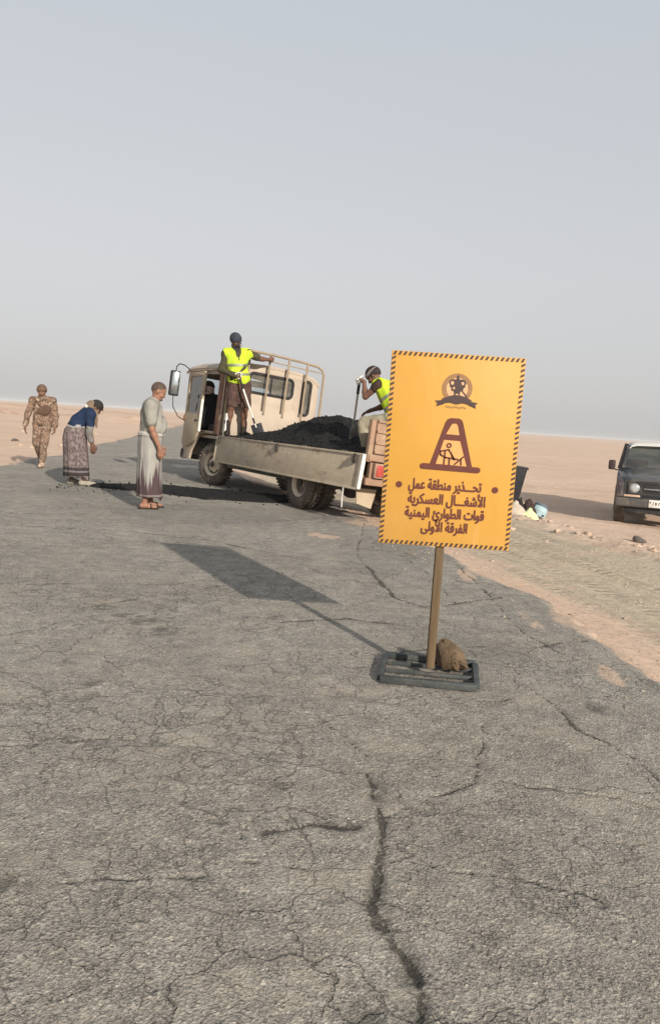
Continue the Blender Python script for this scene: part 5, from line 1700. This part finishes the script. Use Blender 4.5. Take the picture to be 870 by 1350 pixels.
shovel("shovel", hand2 - (tip2 - hand2).normalized() * .02 + Vector((0, 0, -.005)), tip2, .27, .21, M_SHAFTW, M_BLADE, "grey shovel with white shaft standing in the asphalt, held by the worker on the tailgate", (.4, -.8, .3))

# ---------------------------------------------------------------- man sitting in the cab
dl = T(.10, 4.14, .93)
dv = mk_person(tuple(dl), 32 + 4, "person in pinkish headscarf and dark clothes sitting inside the open truck cab")
J = dict(pel=V3(0, 0, .27), waist=V3(0, .01, .42), chest=V3(0, .03, .60), neck=V3(0, .06, .79), head=V3(0, .10, .92), hf=V3(-.93, -.25, -.25), hu=V3(-.2, .0, .95),
         shL=V3(-.17, .03, .73), shR=V3(.17, .03, .73), elL=V3(-.20, .08, .48), elR=V3(.22, .10, .47), wrL=V3(-.04, .20, .36), wrR=V3(.12, .20, .36),
         hdL=(.8, .3, -.4), hdR=(-.8, .3, -.4), pnL=(0, 0, -1), pnR=(0, 0, -1), tsL=(1, 0, 0), tsR=(-1, 0, 0),
         hipL=V3(-.08, 0, .22), hipR=V3(.08, 0, .22), knL=V3(-.04, .26, .27), knR=V3(.12, .26, .27), anL=V3(-.04, .27, .09), anR=V3(.12, .27, .09), ftL=(0, 1, 0), ftR=(0, 1, 0))
build_body(dv, J, M_SKIN)
M_BLK = cloth("black_clothes", (.014, .014, .016))
P = torso_prims(J, .016) + [limb(J, 'sh' + s, 'el' + s, .07, .062, .03) for s in 'LR'] + [limb(J, 'el' + s, 'wr' + s, .058, .046, .03) for s in 'LR']
link_mesh("jacket", sdf_mesh("jacket", P, .009, disp=folds(.009, 20, 5)), M_BLK, dv, True, 180)
P = [('ell', J['pel'], (.18, .13, .1), None, .05)]
for s in 'LR':
    P += [limb(J, 'hip' + s, 'kn' + s, .10, .08, .03), limb(J, 'kn' + s, 'an' + s, .078, .06, .03, 0, .9)]
link_mesh("trousers", sdf_mesh("trousers", P, .009), M_BLK, dv, True, 180)
hc = J['head']
link_mesh("headscarf", sdf_mesh("headscarf", [('ell', hc + V3(0, -.03, -.02), (.10, .10, .11), None, .03), ('ell', J['neck'] + V3(0, .05, .02), (.13, .11, .075), None, .04), ('cap', J['neck'] + V3(.02, .12, .0), V3(.02, .15, .62), .07, .05, .04)], .008, disp=folds(.012, 30, 2), subs=[('ell', hc + V3(-.112, -.03, -.015), (.07, .07, .085), None, .01)]), cloth("pinkish_scarf", (.78, .50, .44), .25, .95, .5), dv, True, 180)
head_cover("hair", J, M_HAIR, dv, .026, .062, -.03)
# ================================================================== the dark off-road car on the right
JZ = float(ground_z(np.array([6.9]), np.array([17.2]))[0])
jeep = empty("offroad_car", (7.04, 16.35, JZ - .01), (R(0), R(0), R(160)), "dark off-road car with pale roof parked on the sand at the right edge", "car")
# local: forward +Y, front bumper at y = 0, ground z = 0
M_JB = worn("dark_car_paint", (.030, .031, .032), .2, 3, (.22, .175, .13), .5, .38, .0, .5, bump=.03)
M_JMAROON = worn("dark_fender_paint", (.036, .025, .026), .2, 3, (.22, .16, .12), .35, .45, .0, .5, bump=.03)
M_JROOF = worn("pale_roof_paint", (.55, .53, .49), .08, 3, (.42, .34, .26), .5, .5, bump=.03)
M_JBLACK = worn("black_trim", (.022, .022, .023), .2, 8, (.16, .12, .09), .5, .7, bump=.05)
M_JBUMP = worn("grey_bumper", (.060, .060, .060), .15, 6, (.22, .165, .12), .45, .6, bump=.05)
M_JCHROME = worn("dull_chrome", (.32, .32, .32), .1, 6, (.25, .19, .14), .4, .35, .7, bump=0)
HW = .84
M_JLENS = worn('grey_lamp_glass', (.34, .35, .35), .35, 22, (.10, .10, .10), .5, .15, spec=.6, bump=.2, fine=60)
def hull(mb, secs):
    """lofted body: secs = list of (y, [(x, z) half outline from bottom centre outwards to top centre])"""
    rs = []
    for y, pr in secs:
        rs.append([(x, y, z) for x, z in pr] + [(-x, y, z) for x, z in reversed(pr)])
    mb.rings(rs)
body = MB()
lower = lambda w, z0, z1, top: [(.02, z0), (w - .08, z0), (w - .01, z0 + .08), (w, z0 + .30), (w - .01, z1 - .10), (w - .05, z1 - .02), (w - .12, z1 + .01), (.02, top)]
hull(body, [(-.14, lower(.74, .55, 1.02, 1.04)), (-.22, lower(.80, .50, 1.06, 1.10)), (-.6, lower(.835, .50, 1.09, 1.14)), (-1.35, lower(HW, .50, 1.15, 1.22)), (-1.45, lower(HW, .46, 1.15, 1.22)), (-4.2, lower(HW, .46, 1.12, 1.14)), (-4.3, lower(HW - .04, .5, 1.08, 1.10))])
jb = body.build("body", M_JB, jeep, True, 35)
# cabin: pillars, roof, glass
cabin = MB()
roofp = [(.02, 1.85), (.50, 1.835), (.62, 1.805), (.685, 1.72)]
rs = []
for y, dz, sc_ in ((-1.62, -.045, .97), (-1.72, -.005, 1), (-2.6, .01, 1.01), (-4.1, .0, 1.0), (-4.2, -.05, .97)):
    pr = [(x * sc_, y, z + dz) for x, z in roofp]
    pl = [(-x, y_, z) for x, y_, z in reversed(pr)]
    rs.append(pl + pr + [(x, y_, z - .035) for x, y_, z in reversed(pl + pr)])
cabin.rings(rs)
roof = cabin.build("roof", M_JROOF, jeep, True, 50)
wf = lambda x, t_: (x, -1.38 - .30 * t_, 1.15 + .63 * t_)          # windscreen plane, t 0..1
fr_ = MB()
fr_.plate([(-.765, 0), (.765, 0), (.69, 1.0), (-.69, 1.0)], [[(-.70, .07), (.70, .07), (.635, .93), (-.635, .93)]], -.02, .02, lambda u, v, w: (u, -1.38 - .30 * v + w * .9, 1.225 + .53 * v + w * .43))
fr_.build("windscreen_frame", M_JB, jeep, True, 35)
for s in (-1, 1):
    for (y0, z0, x0), (y1, z1, x1) in (((-2.55, 1.10, .80), (-2.6, 1.78, .675)), ((-4.20, 1.10, .80), (-4.12, 1.78, .675)), ((-3.4, 1.10, .80), (-3.4, 1.78, .675))):
        MB().bar((s * x0, y0, z0), (s * x1, y1, z1), .05, .09).build("pillar", M_JB, jeep)
MB().plate([(-.72, .05), (.72, .05), (.65, .95), (-.65, .95)], [], -.003, .003, lambda u, v, w: (u, -1.40 - .30 * v + w, 1.225 + .53 * v)).build("windscreen", glass("car_glass", (.42, .50, .52), .38, .05, .10), jeep)
for s in (-1, 1):
    MB().raw([(s * .80, -1.5, 1.12), (s * .80, -4.2, 1.10), (s * .675, -4.1, 1.78), (s * .68, -1.72, 1.76)], [(0, 1, 2, 3)]).build("side_window", bpy.data.materials["car_glass"], jeep)
MB().raw([(-.78, -4.22, 1.10), (.78, -4.22, 1.10), (.66, -4.14, 1.77), (-.66, -4.14, 1.77)], [(0, 1, 2, 3)]).build("rear_window", bpy.data.materials["car_glass"], jeep)
MB().box((-.42, -2.5, 1.05), (.5, .16, .75), None, .06).build("front_seat", M_SEAT, jeep)
MB().box((.42, -2.5, 1.05), (.5, .16, .75), None, .06).build("front_seat", M_SEAT, jeep)
MB().box((0, -1.62, 1.13), (1.4, .3, .10), None, .04).build("dashboard", M_JBLACK, jeep)
MB().box((-.28, -1.60, 1.60), (.17, .006, .10), Euler((R(-25), 0, 0)).to_matrix()).build("paper_sticker", M_WHITE, jeep)
# bonnet: raised middle, its lighter grey paints in the pale sky reflection
bn = MB()
bp = [(.02, 1.175), (.45, 1.165), (.60, 1.14), (.66, 1.08)]
rs = []
for y, dz, g in ((-.13, -.12, .95), (-.18, -.075, .98), (-.30, -.045, 1.0), (-.7, .01, 1.0), (-1.42, .085, 1.06)):
    pr = [(x * g, y, z + dz) for x, z in bp]
    pl = [(-x, y_, z) for x, y_, z in reversed(pr)]
    rs.append(pl + pr + [(x, y_, z - .05) for x, y_, z in reversed(pl + pr)])
bn.rings(rs)
bn.build("bonnet", worn("dusty_bonnet_painted_sheen", (.07, .07, .07), .2, 3, (.30, .25, .20), .45, .28, .0, .5, bump=.02), jeep, True, 40)
# front: grille, lamps, bumper, plate
gr = MB().plate(rrect(-.62, .62, .66, .99, .04), [rrect(-.34, .34, .71, .95, .03), circ(-.49, .84, .105, 28), circ(.49, .84, .105, 28)], -.02, .02, lambda u, v, w: (u, -.125 + w, v), .004).build("grille", M_JBLACK, jeep)
MB().box((0, -.16, .83), (.70, .02, .26)).build("grille_mesh", M_HOLE, gr)
for z in (.765, .80, .87, .905):
    MB().box((0, -.135, z), (.68, .025, .012), None, .003).build("slat", M_JBLACK, gr)
MB().box((0, -.118, .838), (.60, .035, .034), None, .008).build("centre_bar", M_JCHROME, gr)
for s in (-1, 1):
    h_ = MB().lathe([(.108, -.01), (.108, .03), (.094, .034), (.092, .01)], (s * .49, -.13, .84), (0, 1, 0), 30, False).build("headlight", M_JCHROME, jeep)
    MB().ell((s * .49, -.112, .84), (.094, .032, .094)).build("lens", M_JLENS, h_)
    MB().box((s * .53, -.095, .665), (.34, .05, .06), None, .012).build("turn_lamp", worn("pale_amber_lens", (.50, .33, .22), .08, 8, (.4, .3, .22), .4, .3, bump=0) if s < 0 else bpy.data.materials["pale_amber_lens"], jeep)
    # fender, flare, mirror
    mb = MB()
    mb.plate([(-.06, .64), (-.08, .95), (-.25, 1.03), (-1.30, 1.06), (-1.30, .55), (-1.16, .50)] + [(-.72 + .46 * math.cos(R(a)), .46 + .46 * math.sin(R(a))) for a in (5, 30, 60, 90, 120, 150, 175)][::-1] + [(-.20, .52)], [], -.10, .02, lambda u, v, w: (s * (HW - .02 + w), u, v), .012)
    mb.build("fender", M_JMAROON, jeep, True, 40)
    MB().box((s * .81, -.09, .90), (.06, .06, .09), None, .02).build("side_lamp", M_JMAROON, jeep)
    mr = MB().box((s * 1.00, -1.36, 1.28), (.155, .08, .225), None, .035, 3).build("mirror", worn("brown_black_mirror", (.030, .020, .018), .15, 8, (.12, .08, .06), .5, .5, bump=0) if s < 0 else bpy.data.materials["brown_black_mirror"], jeep)
    MB().tube([(s * .80, -1.42, 1.16), (s * .90, -1.40, 1.17), (s * .96, -1.37, 1.19)], .016, 8).build("mirror_arm", M_JBLACK, mr)
bp_ = MB().box((0, -.03, .545), (1.74, .16, .22), None, .035, 3).build("bumper", M_JBUMP, jeep)
MB().box((0, .052, .645), (1.70, .012, .018), None, .004).build("bumper_strip", M_JBLACK, bp_)
MB().box((0, -.10, .37), (1.3, .10, .14), None, .03).box((-.5, -.1, .32), (.3, .1, .1), None, .03).build("valance", M_JBLACK, jeep)
lp = MB().box((0, .062, .545), (.355, .012, .165), None, .004).build("number_plate", M_WHITE, jeep)
mb = MB()
f_pl = lambda u, v, w: (-u, .0695 + w * .3, .545 + v)
for q in ([(-.10, -.035), (-.088, -.035), (-.080, .04), (-.092, .04)], [(-.055, .035), (-.040, .035), (-.030, .005), (-.018, .035), (-.006, .035), (-.026, -.035), (-.038, -.035)], [(.02, .03), (.06, .035), (.06, .022), (.035, .018), (.03, -.035), (.018, -.035)], [(.085, -.01), (.10, .012), (.112, -.012), (.098, -.035)]):
    mb.plate(q, [], 0, .002, f_pl)
mb.build("plate_digits", M_JBLACK, lp, False, recalc=False)
MB().ell((.150, .069, .57), (.014, .004, .022), None, 12).build("plate_emblem", M_JBLACK, lp)
def jwheel(c, s):
    ax = Vector((s, 0, 0))
    w = .115
    ty = MB().lathe([(.21, -w * .8), (.27, -w), (.33, -w), (.37, -w * .7), (.375, 0), (.37, w * .7), (.33, w), (.27, w), (.21, w * .8)], c, ax, 36).build("wheel", M_TYRE, jeep)
    MB().lathe([(.215, w * .8), (.20, w * .85), (.18, w * .4), (.10, w * .5), (.07, w * .9), (.0, w * .92)], c, ax, 28, False).build("rim", M_JCHROME, ty)
for y in (-.72, -3.3):
    for s in (-1, 1):
        jwheel((s * .74, y, .375), s)
MB().box((0, -.72, .36), (1.3, .10, .10), None, .03).box((0, -3.3, .36), (1.3, .10, .10), None, .03).box((0, -2.2, .46), (.9, 3.6, .12), None, .03).build("axles", M_CHASSIS, jeep)
for s in (-1, 1):
    MB().plate([(-1.40, .52), (-1.40, 1.08), (-2.50, 1.08), (-2.50, .52)], [], 0, .014, lambda u, v, w: (s * (HW + w - .002), u, v), .004).build("door", M_JB, jeep)

# ================================================================== gear left on the shoulder behind the sign
def gz1(x, y): return float(ground_z(np.array([x]), np.array([y]))[0])
M_BIN = worn("black_plastic", (.016, .016, .020), .2, 6, (.10, .08, .06), .4, .55, bump=.05)
x, y = 4.80, 20.3
bn_ = empty("plastic_bin", (x, y, gz1(x, y)), (0, R(6), 0), "tall black plastic bin half hidden behind the right edge of the warning sign", "bin")
bn_.scale = (1.0, 1.0, 1.14)
sq = lambda r, z, n=5: [(px, py, z) for px, py in rrect(-r, r, -r, r, r * .3, n)]
MB().rings([sq(.17, 0), sq(.18, .02), sq(.245, .80), sq(.262, .805), sq(.262, .84), sq(.235, .84), sq(.225, .80), sq(.165, .03)]).build("shell", M_BIN, bn_)
MB().tube([(-.262, -.1, .80), (-.30, -.08, .80), (-.30, .08, .80), (-.262, .1, .80)], .014, 8).build("handle", M_BIN, bn_)
MB().tube([(.262, -.1, .80), (.30, -.08, .80), (.30, .08, .80), (.262, .1, .80)], .014, 8).build("handle", M_BIN, bn_)
# block under the bin: a pale sack
def sack(name, loc, size, mat, seed, label, cat, rot=0):
    P = [('ell', V3(0, 0, size[2] * .42), (size[0] * .5, size[1] * .5, size[2] * .5), None, .03), ('ell', V3(size[0] * .14, 0, size[2] * .3), (size[0] * .42, size[1] * .48, size[2] * .34), None, .05),
         ('ell', V3(-size[0] * .16, 0, size[2] * .3), (size[0] * .38, size[1] * .46, size[2] * .32), None, .05), ('cap', V3(0, 0, size[2] * .8), V3(.03, 0, size[2] * .98), size[0] * .16, size[0] * .10, .04)]
    o = link_mesh(name, sdf_mesh(name, P, .012, cuts=[((0, 0, .0), (0, 0, -1))], disp=folds(.013, 22, seed)), mat, None, True, 70)
    o.location = loc
    o.rotation_euler = (0, 0, R(rot))
    return tag(o, label, cat)
x, y = 3.62, 14.9
sack("sack", (x, y, gz1(x, y) - .02), (.42, .36, .36), cloth("pale_sack_cloth", (.40, .34, .27)), 1, "pale cloth sack on the sand in front of the black bin", "sack")
x, y = 3.90, 14.85
sack("bag", (x, y, gz1(x, y) - .02), (.36, .28, .30), cloth("yellow_green_bag_cloth", (.50, .56, .30), .25), 2, "bright yellow green bag lying beside the pale sack", "bag", 20)
x, y = 4.02, 15.4
sack("bundle", (x, y, gz1(x, y) - .02), (.34, .30, .46), cloth("dark_bundle_cloth", (.045, .03, .028), .3), 3, "dark cloth bundle standing behind the yellow green bag", "bundle", 40)
x, y = 3.80, 15.25
sack("bundle", (x, y, gz1(x, y) - .02), (.20, .20, .50), cloth("black_bundle_cloth", (.022, .018, .018), .3), 4, "narrow black bundle behind the yellow green bag, nearest the bin", "bundle", 10)
x, y = 4.40, 16.1
jug = empty("water_cooler", (x, y, gz1(x, y) + .02), (0, R(24), R(20)), "pale blue round water cooler with dark lid on the sand beyond the bags", "water cooler")
M_BLUE = worn("pale_blue_plastic", (.30, .40, .42), .1, 6, (.36, .29, .22), .6, .5, bump=.03)
MB().lathe([(.13, 0), (.155, .02), (.16, .12), (.165, .13), (.165, .15), (.16, .16), (.15, .22), (.13, .24)], (0, 0, 0), (0, 0, 1), 30).build("tank", M_BLUE, jug)
MB().lathe([(.14, .24), (.145, .25), (.145, .275), (.12, .295), (.05, .305), (0, .306)], (0, 0, 0), (0, 0, 1), 30).build("lid", worn("slate_plastic", (.10, .13, .15), .1, 6, None, 0, .5, bump=.03), jug)
MB().tube([(-.155, 0, .19), (-.18, 0, .25), (-.19, 0, .17), (-.20, .02, .10), (-.19, .05, .05)], .009, 8).build("handle", M_BIN, jug)
MB().tube([(.0, -.15, .06), (.0, -.20, .06), (.0, -.205, .03)], .014, 8).build("tap", M_BIN, jug)

# ================================================================== stones
def put_stone(x, y, s, seed, mat, label, group=None, name="stone"):
    o = link_mesh(name, stone_mesh(name, (s, s * .8, s * .55), seed, 3, .42, facets=12, lim0=.52), mat, None, True, 24)
    zz = gz1(x, y)
    o.location = (x, y, zz + s * .14)
    o.rotation_euler = (0, 0, seed * 1.3)
    return tag(o, label, "stone", group)
put_stone(4.72, 12.55, .12, 21, M_DSTONE, "dark stone on the rubble bank in front of the off-road car, left one of two")
put_stone(5.55, 13.5, .15, 22, M_DSTONE, "dark stone nearest the off-road car's front bumper, right one of two", None)
put_stone(-11.3, 26.9, .17, 23, M_DSTONE, "dark stone on the sand at far left, behind the walking soldier")
rs_ = np.random.RandomState(5)
for k in range(130):
    y = rs_.uniform(8.5, 19)
    x = float(xr(y)) + 4.3 + rs_.normal() * .45
    if 3.2 < x < 4.7 and 14.2 < y < 16.6:
        continue
    put_stone(x, y, .025 + .085 * rs_.rand() ** 2.2, 30 + k, M_STONE, "pale stone in the rubble bank along the right shoulder", "pale stones of the rubble bank")
for k in range(22):
    y = rs_.uniform(20, 40)
    x = float(xl(y)) - rs_.uniform(.8, 7)
    put_stone(x, y, rs_.uniform(.05, .15), 190 + k, M_STONE, "pale stone scattered on the sand left of the road", "pale stones left of the road")
# small grit on the shoulder: far too much to count
g_ = MB()
b0 = bmesh.new(); bmesh.ops.create_icosphere(b0, subdivisions=1, radius=1); tv = np.array([v.co for v in b0.verts]); tf = np.array([[v.index for v in f.verts] for f in b0.faces]); b0.free()
Vs, Fs = [], []
N = 2600
for k in range(N):
    y = 3.6 + 14 * rs_.rand() ** 1.5
    x = float(xr(y)) + rs_.uniform(.15, 4.6)
    if rs_.rand() < .05:
        x = float(xr(y)) - abs(rs_.normal()) * .5
        zz = zr_(x, y) if x < float(xr(y)) - .15 else gz1(x, y)
    else:
        zz = gz1(x, y)
    s = rs_.uniform(.004, .011) * (1 + 1.2 * (rs_.rand() < .08))
    p = tv * (1 + .3 * rs_.normal(size=(len(tv), 1))) * np.array([s, s * .9, s * .6]) + np.array([x, y, zz + s * .2])
    Fs.append(tf + len(Vs) * len(tv)); Vs.append(p)
gme_ = mesh_np("gravel", np.concatenate(Vs), np.concatenate(Fs))
tag(link_mesh("gravel", gme_, stone_mat("gravel_stone", (.26, .21, .155), (.46, .37, .28), 30), None, True, 60), "loose gravel scattered over the right shoulder", "gravel", None, 'stuff')

# loose crumbs of asphalt on the load, along the bed edge and round the new strip
Vs, Fs = [], []
for k in range(900):
    if k < 420:
        a_, b_ = rs_.uniform(-.08, 1.7), rs_.uniform(-1.5, 2.8)
        p0 = np.array(T(a_, b_, heap_z(a_, b_)))
        s = rs_.uniform(.008, .026)
    elif k < 520:
        p0 = np.array(T(rs_.uniform(-.15, -.09), rs_.uniform(-1.5, 2.9), .955))
        s = rs_.uniform(.006, .016)
    else:
        a_ = rs_.uniform(-4.5, -.4)
        b_ = np.interp(a_, [-4.2, -3, -1.8, -.5], [12.7, 12.9, 12.6, 12.6]) + rs_.normal() * .55
        p0 = np.array([a_, b_, zr_(a_, b_) + .004])
        s = rs_.uniform(.006, .022)
    Fs.append(tf + len(Vs) * len(tv))
    Vs.append(tv * (1 + .3 * rs_.normal(size=(len(tv), 1))) * s + p0)
tag(link_mesh("asphalt_crumbs", mesh_np("asphalt_crumbs", np.concatenate(Vs), np.concatenate(Fs)), M_FRESH, None, True, 60), "loose black asphalt crumbs on the load and around the new strip", "asphalt crumbs", None, 'stuff')

# ================================================================== dusty air
M_HAZE = bpy.data.materials.new("dusty_air")
M_HAZE.use_nodes = True
hn, hl = M_HAZE.node_tree.nodes, M_HAZE.node_tree.links
hn.clear()
h_out = hn.new('ShaderNodeOutputMaterial')
h_vol = hn.new('ShaderNodeVolumePrincipled')
h_vol.inputs['Color'].default_value = (.80, .785, .77, 1)
h_vol.inputs['Density'].default_value = .0004
h_vol.inputs['Anisotropy'].default_value = -.1
hl.new(h_vol.outputs[0], h_out.inputs['Volume'])
MB().box((0, 400, 1.0), (11000, 11000, 8.0)).build("haze", M_HAZE, None, False)
tag(bpy.data.objects["haze"], kind='stuff', label="pale dusty air over the desert plain", cat="haze")
